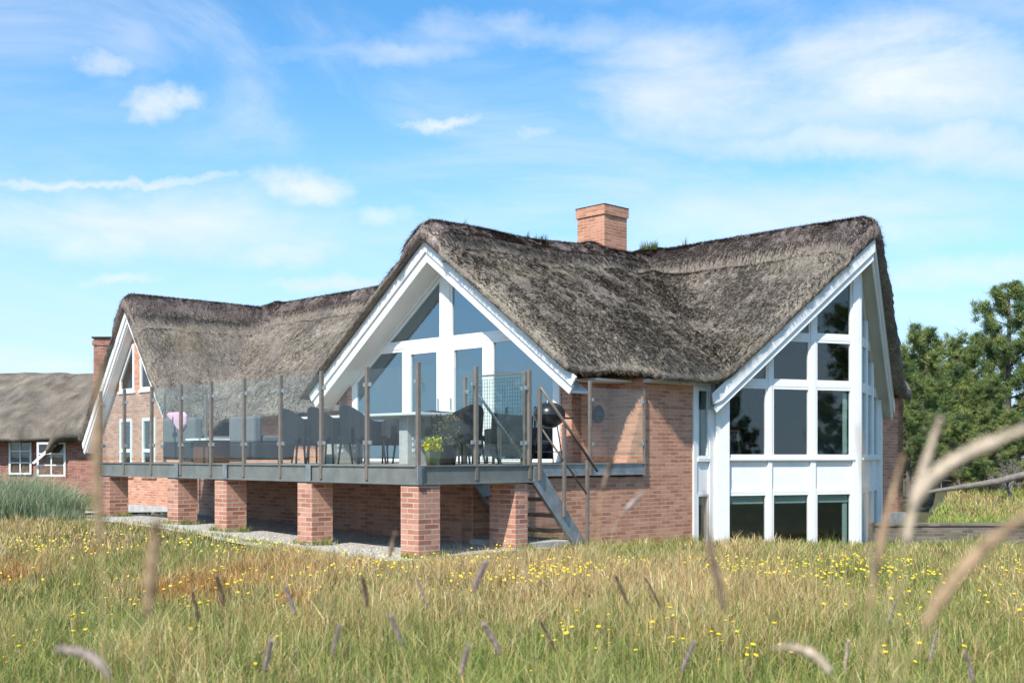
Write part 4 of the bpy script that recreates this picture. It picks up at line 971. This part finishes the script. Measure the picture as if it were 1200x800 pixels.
rows = [(pb, 'broad pine behind the dense pine by the gable', 16.0, 46, 2.2, .95, .80), (pa, 'pine between the slim pine and the tallest pine, partly behind both', 19.4, 47, 1.1, .82, .80),
        (pb, 'low bushy pine in front of the slim pine', 16.6, 40, 4.0, .72, .62), (pb, 'low bushy pine in front of the tallest pine', 18.9, 38, 5.2, .70, .60),
        (pb, 'small round pine closest to the house corner', 13.6, 38, 3.0, .66, .60), (pa, 'pine cut by the right edge of the photo, behind the tallest', 22.2, 46, 4.4, .95, .95),
        (pc, 'thin pine far behind the dense pine by the gable', 14.4, 50, 1.0, 1.0, .80), (pb, 'low pine at the right edge beside the fallen branch', 17.5, 35.5, 2.0, .50, .42),
        (pb, 'low pine behind the fallen branch at its left end', 15.2, 36.5, .6, .50, .45), (pb, 'wide pine filling the gap behind the slim pine', 18.0, 50, .4, 1.0, .78), (pc,'bare-topped pine hidden behind the tallest pine', 20.6, 43, .3, .8, .8),
        (pb, 'knee-high spreading pine in front of the dead shrub', 14.0, 36.0, .9, .55, .36), (pb, 'spreading low pine just right of the house corner', 12.2, 35.5, 2.9, .55, .42), (pb, 'spreading low pine above the right end of the fallen branch', 16.5, 37.5, 4.9, .62, .42),
        (pb, 'dark low pine filling the gap below the tallest pine', 19.8, 40.5, 1.9, .7, .5), (pb, 'dark low pine filling the gap below the slim pine', 16.2, 42.5, 5.9, .75, .5), (pb, 'dark low pine filling the gap behind the house corner', 13.0, 42, 3.9, .8, .55)]
for r_ in rows: pine_at(*r_)
for i_, (lx, X, Y, ro, sc) in enumerate((('pine out of the picture at the right, mirrored in the left bay panes', 30, 9, 1, 1.1), ('bushy pine out of the picture at the right, mirrored in the middle bay panes', 27, 4, 3, .9), ('pine out of the picture at the right, mirrored in the lower bay panes', 33, 14, 2, 1.0), ('pine out of the picture at the right, mirrored in the right bay panes', 29, -2, 5, 1.05))):
    c = copy_tree(pb if i_ % 2 else pa); c.location = (X, Y, -.1); c.rotation_euler = (0, 0, ro); c.scale = (sc, sc, sc); c['label'] = lx; c['group'] = 'pines to the right of the picture'
# dead grey shrub with bare branches, fallen pole, stump
def dead_shrub(label, X, Y, H, seed):
    r = np.random.default_rng(seed); t = thing('dead_shrub', label, 'shrub', bz(X, Y)); mb = MB()
    def grow(p, d, L, rad, dep):
        q = p+d*L; mid = p+d*L*.5+Vector(r.normal(0, .05, 3))*L; mb.tube([p, mid, q], [rad, rad*.8, rad*.55], 5)
        if dep:
            for _ in range(3): grow(q if r.uniform() < .6 else mid, (d+Vector(r.normal(0, .55, 3))+Vector((0, 0, .1))).normalized(), L*r.uniform(.55, .8), rad*.55, dep-1)
    for i in range(4): grow(Vector((0, 0, -.05)), Vector((r.normal(0, .5), r.normal(0, .3), 1)).normalized(), H*.4, .045, 4)
    build('branches', mb, 'deadwood', t); return t
dead_shrub('bare grey dead shrub behind the fallen branch at the right', 14.3, 33.0, 1.3, 5)
pts = [(10.0, 28.0, EYE-1.15), (11.2, 28.3, EYE-1.0), (12.6, 28.8, EYE-.72), (14.2, 29.2, EYE-.40), (16.0, 29.6, EYE-.05)]
pts = [(9.75, 27.0, EYE-.86), (10.6, 27.2, EYE-.75), (11.5, 27.3, EYE-.62), (12.4, 27.4, EYE-.40), (13.6, 27.6, EYE-.15)]
mb = MB(); mb.tube([(a-pts[0][0], b-pts[0][1], c-pts[0][2]) for a, b, c in pts], [.035, .06, .075, .08, .09], 10)
for i in range(26):
    q = random.uniform(.05, .95)*4; k_ = int(q); p = Vector(pts[k_]).lerp(Vector(pts[k_+1]), q-k_)-Vector(pts[0]); d = Vector((random.uniform(-.6, .2), random.uniform(-.5, .5), random.uniform(-.2, 1))).normalized()
    mb.tube([p, p+d*random.uniform(.08, .25)], [.012, .004], 4)
t = thing('fallen_branch', 'long grey fallen tree branch sloping across the bank at the right', 'branch', pts[0]); build('limb', mb, 'deadwood', t)
mb = MB(); mb.tube([(2.55, .35, -.75), (2.5, .35, .32)], [.07, .06], 8); mb.tube([(2.42, .3, .25), (2.66, .4, .42)], .04, 6); build('prop', mb, 'deadwood', t)

# ---------------------------------------------------------------- meadow
GREENS = np.array([(.16, .23, .045), (.22, .29, .06), (.29, .34, .11), (.11, .165, .035)]); STRAWS = np.array([(.60, .45, .20), (.54, .36, .16), (.66, .54, .30), (.46, .27, .12)]); OLIVE = np.array([(.36, .37, .10), (.44, .41, .13), (.30, .32, .09)])
def blades(x, y, z, h, wid, col, lean=.8):
    N = len(x); b = rng.uniform(0, 6.28, N); fa = rng.uniform(0, 6.28, N); ln = lean*h*np.abs(rng.normal(.5, .5, N)); px, py = np.cos(fa)*wid/2, np.sin(fa)*wid/2; cb, sb = np.cos(b), np.sin(b)
    P = np.stack([np.stack([x-px, y-py, z-.02], 1), np.stack([x+px, y+py, z-.02], 1), np.stack([x+px*.75+cb*ln*.3, y+py*.75+sb*ln*.3, z+h*.6], 1), np.stack([x-px*.75+cb*ln*.3, y-py*.75+sb*ln*.3, z+h*.6], 1),
                  np.stack([x+cb*ln, y+sb*ln, z+h], 1)], 1).reshape(-1, 3)
    k = np.arange(N)[:, None]*5; tri = np.concatenate([k+np.array([[0, 1, 2]]), k+np.array([[0, 2, 3]]), k+np.array([[3, 2, 4]])])
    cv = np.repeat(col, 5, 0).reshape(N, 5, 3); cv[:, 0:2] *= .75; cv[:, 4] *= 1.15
    return P, tri, cv.reshape(-1, 3)
def clear_of_house(x, y):
    v = (x-C0[0])*WX+(y-C0[1])*WY; u = -(x-C0[0])*WY+(y-C0[1])*WX
    inside = (u > -.06) & (u < 9.7) & (v > -.42-.25*np.sin(u*1.3)*np.sin(u*.5)) & (v < 2.3)
    inside |= (u > 1.25) & (v > 2.0) & (u < 21) & (v < 15.4)
    lim = np.where(np.abs(v-11.1) < 3.02, .20+.404*np.abs(v-11.1)-.08, 1.3); inside |= (u > lim) & (v > 7.4) & (v < 15.4) & (u < 21)
    inside |= (u > 10.5) & (v > -.9) & (v < 5.1)
    return ~inside, v, u
def scatter(N, y0, y1, margin=1.0, ylim=None):
    y = np.sqrt(rng.uniform(y0*y0, y1*y1, N)); x = rng.uniform(-1, 1, N)*(.46*y+margin); return x, y
allP, allT, allC, off_ = [], [], [], 0
def addb(P, t_, c):
    global off_; allP.append(P); allT.append(t_+off_); allC.append(c); off_ += len(P)
def meadow(N, y0, y1, hmin, hmax, wid, margin=1.0):
    nt = max(10, N//70); tx, ty = scatter(nt, y0, y1, margin); tr = rng.uniform(.03, .13, nt)*(1+(y0+y1)*.012); tone = rng.normal(0, 1, nt); th = rng.uniform(.6, 1.5, nt)
    k_ = rng.integers(0, nt, N); loose = rng.uniform(0, 1, N) < .35; x, y = scatter(N, y0, y1, margin)
    x = np.where(loose, x, tx[k_]+rng.normal(0, 1, N)*tr[k_]); y = np.where(loose, y, ty[k_]+rng.normal(0, 1, N)*tr[k_])
    tone = np.where(loose, rng.normal(0, .5, N), tone[k_]); th = np.where(loose, rng.uniform(.5, .9, N), th[k_])
    ok, v, u = clear_of_house(x, y); x, y, v, u, tone, th = x[ok], y[ok], v[ok], u[ok], tone[ok], th[ok]
    kw = (y > wall_line(x)-.05) & (x > 7.0); x, y, v, u, tone, th = x[~kw], y[~kw], v[~kw], u[~kw], tone[~kw], th[~kw]
    n1 = fnoise(x, y*.55, 1.5, 1); n2 = fnoise(x, y, .5, 3); n3 = fnoise(x, y*.5, 3.2, 2)
    # dry band across the middle distance, greener near the camera and by the house
    dry = .35+.22*tone+.40*n1+.20*n2+.28*n3+.30*np.exp(-((y-11.5)/2.6)**2)-.22*(1-sstep(y, 6.5, 9))
    near = np.minimum(np.abs(u-1.3)+10*(v < 0), 9); dry -= .35*np.exp(-(near/.7)**2)
    rr = rng.uniform(0, 1, len(x)); isS = rr < np.clip(dry, .06, .92); isO = (~isS) & (rng.uniform(0, 1, len(x)) < .45)
    col = np.where(isS[:, None], STRAWS[rng.integers(0, 4, len(x))], np.where(isO[:, None], OLIVE[rng.integers(0, 3, len(x))], GREENS[rng.integers(0, 4, len(x))]))
    red = sstep(-x, 1.0, 3.5)*np.exp(-((y-10.5)/2.5)**2)*(n1 > -.1)
    col = col*np.where((isS & (rng.uniform(0, 1, len(x)) < red))[:, None], np.array([[.88, .56, .38]]), 1)
    col = col*(rng.uniform(.6, 1.4, (len(x), 1))*(1+.13*tone[:, None]).clip(.6, 1.5))
    h = th*rng.uniform(hmin, hmax, len(x))*(1+.35*n2)*(1+.25*n3)
    dd = np.minimum(np.where((v > -1.6) & (v < 2.5) & (u > -1), np.maximum(-v, np.maximum(-u, 0)), 9), 9); h *= .45+.55*sstep(dd, .1, 1.5)
    h *= 1-.45*np.exp(-(np.abs(np.minimum(u-1.3, 0))/1.0)**2)*(v > 2); h *= 1-.35*(v > 6.5)*(u > -2.5)
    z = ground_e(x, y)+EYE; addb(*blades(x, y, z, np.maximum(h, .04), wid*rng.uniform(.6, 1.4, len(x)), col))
meadow(150000, 5.2, 9.0, .07, .22, .0050)
meadow(180000, 9.0, 14.5, .06, .17, .0070)
meadow(120000, 14.5, 22.0, .04, .12, .010, 1.5)
meadow(80000, 22.0, 48.0, .05, .15, .022, 2.0)
meadow(17000, 5.2, 13.0, .18, .36, .0028)
# bank grass on the right
x = rng.uniform(7.4, 26, 75000); d = 30*rng.uniform(0, 1, 75000)**1.3+.15; y = wall_line(x)+d; ok = (x > 9.05+(y-25)*.42); x, y = x[ok], y[ok]
n1 = fnoise(x, y*.5, 1.6, 4); isS = rng.uniform(0, 1, len(x)) < np.clip(.36+.4*n1, .05, .9)
col = np.where(isS[:, None], STRAWS[rng.integers(0, 4, len(x))], OLIVE[rng.integers(0, 3, len(x))]*np.array([[.85, 1.05, .8]]))*rng.uniform(.65, 1.35, (len(x), 1))
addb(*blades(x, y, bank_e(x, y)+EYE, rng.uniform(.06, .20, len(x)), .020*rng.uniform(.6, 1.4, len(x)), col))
def edge_tufts(v0, u0, v1, u1, n, h0, h1):
    f_ = rng.uniform(0, 1, n); cl = rng.integers(0, max(2, n//25), n); cf = rng.uniform(0, 1, n)[cl]; f_ = np.where(rng.uniform(0, 1, n) < .75, cf+rng.normal(0, .03, n), f_)
    vv = v0+(v1-v0)*f_+rng.normal(0, .03, n); uu = u0+(u1-u0)*f_-np.abs(rng.normal(0, .05, n)); X = C0[0]+vv*WX-uu*WY; Y = C0[1]+vv*WY+uu*WX
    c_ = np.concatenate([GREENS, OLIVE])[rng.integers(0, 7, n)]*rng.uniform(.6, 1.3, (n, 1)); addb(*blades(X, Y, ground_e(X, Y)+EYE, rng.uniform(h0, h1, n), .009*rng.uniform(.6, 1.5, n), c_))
edge_tufts(2.9, 1.36, 7.5, 1.36, 1500, .05, .24)
for u_ in (.0, 2.37, 4.69, 6.24, 8.78): edge_tufts(-.02, u_-.02, .40, u_-.03, 170, .03, .15); edge_tufts(-.05, u_+.4, -.05, u_+.02, 130, .03, .13)
edge_tufts(1.7, .0, 2.0, -.02, 120, .03, .16); edge_tufts(8.1, 1.25, 11.1, .05, 800, .05, .2); edge_tufts(-.5, 9.0, -.5, .4, 900, .03, .12)
tag(np_mesh('meadow_grass', np.concatenate(allP), np.concatenate(allT), 'grass', np.concatenate(allC)), 'rough meadow grass mixing green blades and dry straw', 'grass', kind='stuff')
# tall marram clump on the left
def marram(label, X, Y, rad, h, N, seed):
    r = rad*np.sqrt(rng.uniform(0, 1, N)); a = rng.uniform(0, 6.28, N); x, y = r*np.cos(a)*1.5, r*np.sin(a); hh = h*rng.uniform(.55, 1.1, N)*(1-.35*(r/rad)**2)
    base = np.array([(.27, .35, .20), (.34, .41, .25), (.20, .27, .15), (.48, .46, .30)])[rng.integers(0, 4, N)]*rng.uniform(.7, 1.3, (N, 1))
    P, tr_, c_ = blades(x, y, np.zeros(N), hh, .011*rng.uniform(.6, 1.3, N), base, .75)
    o = np_mesh('marram_grass', P, tr_, 'grass', c_); o.location = (X, Y, float(ground_e(X, Y))+EYE-.02); return tag(o, label, 'grass clump', 'tall marram grass clumps')
marram('big blue-green marram grass clump at the left edge in front of the neighbour house', -8.75, 20.0, .85, .92, 5600, 1)
marram('smaller marram grass clump right of the big one, nearer the leftmost pier', -7.9, 19.6, .38, .34, 1500, 2)
# flowers: 300 single ones, the rest as ground cover
fm = MB(); fm.tube([(0, 0, 0), (.005, .003, .12), (0, .012, .26)], .0022, 4)
for i in range(10):
    a = i*.6283; c, s = math.cos(a), math.sin(a); b_, e_ = .003, .0095
    fm.add([(b_*c, .012+b_*s, .262), (e_*c-.004*s, .012+e_*s+.004*c, .268), (e_*1.15*c, .012+e_*1.15*s, .266), (e_*c+.004*s, .012+e_*s-.004*c, .268)], [(0, 1, 2, 3)])
fm.lathe([(0, .258), (.007, .262), (.007, .270), (0, .272)], 8, (0, .012))
def flower_positions(N, y0, y1):
    out = []
    while len(out) < N:
        x, y = scatter(4000, y0, y1, .3); ok, v, u = clear_of_house(x, y); n = fnoise(x, y*.6, 1.3, 6); k_ = ok & (n > rng.uniform(-.35, .7, 4000)) & (rng.uniform(0, 1, 4000) < .30) & (y < 13.2+3*rng.uniform(0, 1, 4000)*(x < 0)) & (rng.uniform(0, 1, 4000) < np.where(x > 1.5, .55, 1.0))
        out += list(zip(x[k_], y[k_]))
    return out[:N]
f0 = None
fe = bpy.data.meshes.new('yellow_flower'); fe.from_pydata(fm.v, [], fm.f); fe.materials.append(M['petal']); fe.materials.append(M['stem'])
for p in fe.polygons: p.material_index = 1 if max(fe.vertices[i].co.z for i in p.vertices) < .2605 and len(p.vertices) == 4 and min(fe.vertices[i].co.z for i in p.vertices) < .2 else 0
pos = flower_positions(300, 6.3, 11.5)
for (X, Y) in pos:
    o = bpy.data.objects.new('yellow_flower', fe); C.objects.link(o); s = random.uniform(.75, 1.3); o.scale = (s*1.15, s*1.15, s*.8)
    o.location = (X, Y, float(ground_e(X, Y))+EYE-.01); o.rotation_euler = (R(random.uniform(-5, 32)), random.uniform(-.2, .2), random.uniform(-.7, .7))
    tag(o, 'small yellow meadow flower on a thin stem in the grass', 'flower', 'yellow flowers scattered through the meadow')
far = np.array(flower_positions(900, 11.0, 17.5)); N = len(far); V_, F_ = [], []
bv_ = np.array([q for q in fm.v if q[2] > .2]); bf = [f_ for f_ in fm.f]
heads = []
for (X, Y) in far:
    z = float(ground_e(X, Y))+EYE+random.uniform(.10, .18); r_ = random.uniform(.008, .0145); o = len(V_)
    tl = random.uniform(.3, .9)
    for i in range(7): a = i*2*math.pi/7; V_.append((X+r_*math.cos(a), Y+r_*math.sin(a)*math.cos(tl), z+r_*math.sin(a)*math.sin(tl)))
    V_.append((X, Y-.004, z+.006))
    for i in range(7): F_.append((o+i, o+(i+1) % 7, o+7))
tag(np_mesh('flower_cover', V_, F_, 'petal'), 'distant yellow flowers dotted through the meadow', 'flowers', kind='stuff')

# ---------------------------------------------------------------- grass stalks with seed heads near the camera
def stalk(label, path, head_from, hr, m, sr=.0008, group='seed-headed grass stalks near the camera', fuzz=1.0):
    # path in world X,Y,ze from the ground to the tip; the head starts at fraction head_from
    pts = [Vector((a, b, c+EYE)) for a, b, c in path]
    # densify with Catmull-Rom
    def cr(t):
        k_ = min(int(t), len(pts)-2); f = t-k_; p0, p1, p2, p3 = pts[max(k_-1, 0)], pts[k_], pts[k_+1], pts[min(k_+2, len(pts)-1)]
        return .5*((2*p1)+(p2-p0)*f+(2*p0-5*p1+4*p2-p3)*f*f+(3*p1-p0-3*p2+p3)*f**3)
    n = 48; cur = [cr((len(pts)-1)*i/n) for i in range(n+1)]; base = cur[0].copy(); cur = [p-base for p in cur]
    t = thing('grass_stalk', label, 'grass stalk', base, 0, group)
    k_ = int(n*head_from); build('stem', MB().tube(cur[:k_+1], [sr*(1.4-.5*i/(k_+1)) for i in range(k_+1)], 6), 'stem', t, smooth=True)
    hp = cur[k_:]; mb = MB(); L = len(hp)
    hr *= 1.25; mb.tube(hp, [max(.0006, .72*hr*math.sin(math.pi*(.06+.92*i/(L-1))**.8)**.75*(.8+.4*random.random())*(1 if fuzz >= 1 else .55)) for i in range(L)], 8)
    for i in range(int(260 if fuzz >= 1 else 420)):                     # spikelets
        q = random.uniform(0, L-1.01); j = int(q); p = hp[j].lerp(hp[j+1], q-j); ax = (hp[j+1]-hp[j]).normalized(); d = Vector((random.gauss(0, 1), random.gauss(0, 1), random.gauss(0, 1))); d = (d-ax*d.dot(ax)).normalized()
        s = hr*random.uniform(.5, 1.5)*(math.sin(math.pi*(.1+.85*q/L)**.8)**.6+.12); tip = p+d*s+ax*s*random.uniform(.8, 2.4); w_ = ax.cross(d)*.0014
        mb.add([p-w_, p+w_, tip], [(0, 1, 2)])
    build('seed_head', mb, m, t, smooth=True); return t
def at(px, py, Y): return ((px-600)/1350*Y, Y, (533-py)/1350*Y)
def G(X, Y): return float(ground_e(X, Y))-.02
def st(label, Y, pts, hf, hr, m, **k):
    p = [at(a, b, Y) for a, b in pts]; X0 = p[0][0]; e = [p[0][i]-p[1][i] for i in range(3)]; L_ = math.hypot(e[0], e[2]); lim = .25*max(.05, p[0][2]-G(X0, Y)); sc_ = min(1, lim/max(L_, 1e-6))
    q1 = tuple(p[0][i]+e[i]*sc_ for i in range(3)); q2 = tuple(p[0][i]+e[i]*sc_*2.6 for i in range(3)); gx = q2[0]+e[0]*sc_*.5
    p = [(gx, Y, G(X0, Y)), q2, q1]+p; return stalk(label, p, (hf*4+2)/6, hr, m, **k)
st('upright blurred tawny stalk close to the camera, left of the deck', 1.05, [(122, 760), (118, 640), (114, 540), (117, 425)], .50, .0055, 'seed')
st('short upright blurred brown stalk close to the camera, before the second pier from the left', 1.15, [(168, 790), (172, 730), (178, 660), (184, 615)], .55, .0065, 'seed')
st('pale upright blurred seed head close to the camera at the right, below the pines', 1.15, [(1050, 760), (1062, 640), (1078, 565), (1100, 495)], .52, .0055, 'seed_pale')
st('thick pale arching seed head close to the camera, reaching the right edge', 1.0, [(1030, 760), (1062, 610), (1110, 545), (1215, 498)], .55, .0068, 'seed_pale')
st('thick brown blurred stalk close to the camera slanting at the lower right', .95, [(1050, 800), (1100, 705), (1155, 640), (1225, 590)], .42, .0068, 'seed')
st('thin brown blurred stalk in front of the narrow bay window', 1.5, [(852, 760), (846, 700), (832, 640), (826, 580)], .45, .0050, 'seed_dark')
st('reddish slanting blurred stalk in front of the bay corner', 1.25, [(1000, 800), (1022, 690), (1038, 610), (1058, 535)], .45, .0045, 'seed')
st('faint upright straw in front of the bay corner post', 1.2, [(1024, 800), (1022, 700), (1018, 610), (1006, 500)], .6, .0022, 'seed_pale', fuzz=.2)
st('small dark upright seed head before the brick wall', 2.2, [(690, 800), (700, 650), (703, 590), (716, 540)], .82, .0060, 'seed_dark')
st('small mauve seed head leaning right before the brick wall', 2.2, [(700, 800), (712, 660), (722, 612), (748, 582)], .86, .0050, 'seed_mauve')
st('dark upright seed head before the dark gap between the piers', 2.6, [(440, 800), (450, 700), (455, 662), (462, 628)], .82, .0060, 'seed_dark')
st('bent pale seed head drooping at the bottom edge, right of centre', 1.5, [(1000, 830), (975, 790), (950, 765), (915, 757)], .50, .0065, 'seed_pale')
st('mauve seed head in the lower left corner', 1.5, [(150, 840), (130, 795), (105, 768), (70, 760)], .50, .0060, 'seed_mauve')
spots = [(556, 672, 2.8, 'seed_mauve'), (430, 690, 3.2, 'seed_dark'), (390, 745, 2.6, 'seed_mauve'), (470, 735, 3.0, 'seed_mauve'), (585, 745, 3.0, 'seed_mauve'), (650, 742, 4.2, 'seed_dark'), (735, 688, 4.0, 'seed_dark'),
         (772, 690, 4.4, 'seed_dark'), (800, 765, 3.4, 'seed_mauve'), (262, 690, 3.8, 'seed_dark'), (232, 706, 4.0, 'seed_dark'), (345, 700, 4.8, 'seed_mauve'), (500, 690, 4.6, 'seed_mauve'), (618, 660, 5.2, 'seed_pale'),
         (860, 728, 4.6, 'seed_dark'), (905, 745, 4.0, 'seed_mauve'), (1040, 712, 5.0, 'seed_mauve'), (1170, 745, 4.2, 'seed_mauve'), (1090, 752, 4.4, 'seed_mauve'), (690, 760, 3.6, 'seed_dark'), (540, 770, 3.4, 'seed_mauve'),
         (460, 778, 3.0, 'seed_pale'), (310, 765, 3.6, 'seed_mauve'), (200, 775, 3.8, 'seed_mauve'), (990, 765, 3.8, 'seed_pale'), (760, 745, 5.0, 'seed_pale'), (1140, 778, 3.6, 'seed_mauve'), (880, 782, 3.4, 'seed_mauve'), (40, 735, 4.4, 'seed_mauve'), (610, 784, 3.2, 'seed_mauve')]
for i, (px, py, Y, m) in enumerate(spots[:14]+spots[16:28:2]):
    ln = random.choice((-1, 1))*random.uniform(2, 13); tone = {'seed_mauve': 'mauve', 'seed_dark': 'dark brown', 'seed_pale': 'pale straw'}[m]
    side = 'left' if px < 420 else 'right' if px > 780 else 'middle'
    st('slender '+tone+' seed head rising from the meadow in the %s foreground' % side, Y, [(px-ln*.8, py+170), (px-ln*.5, py+60), (px-ln*.1, py+22), (px+ln*1.3, py-12)], .77, random.uniform(.005, .0095), m, group='%s seed heads in the %s foreground' % (tone, side), fuzz=.6)
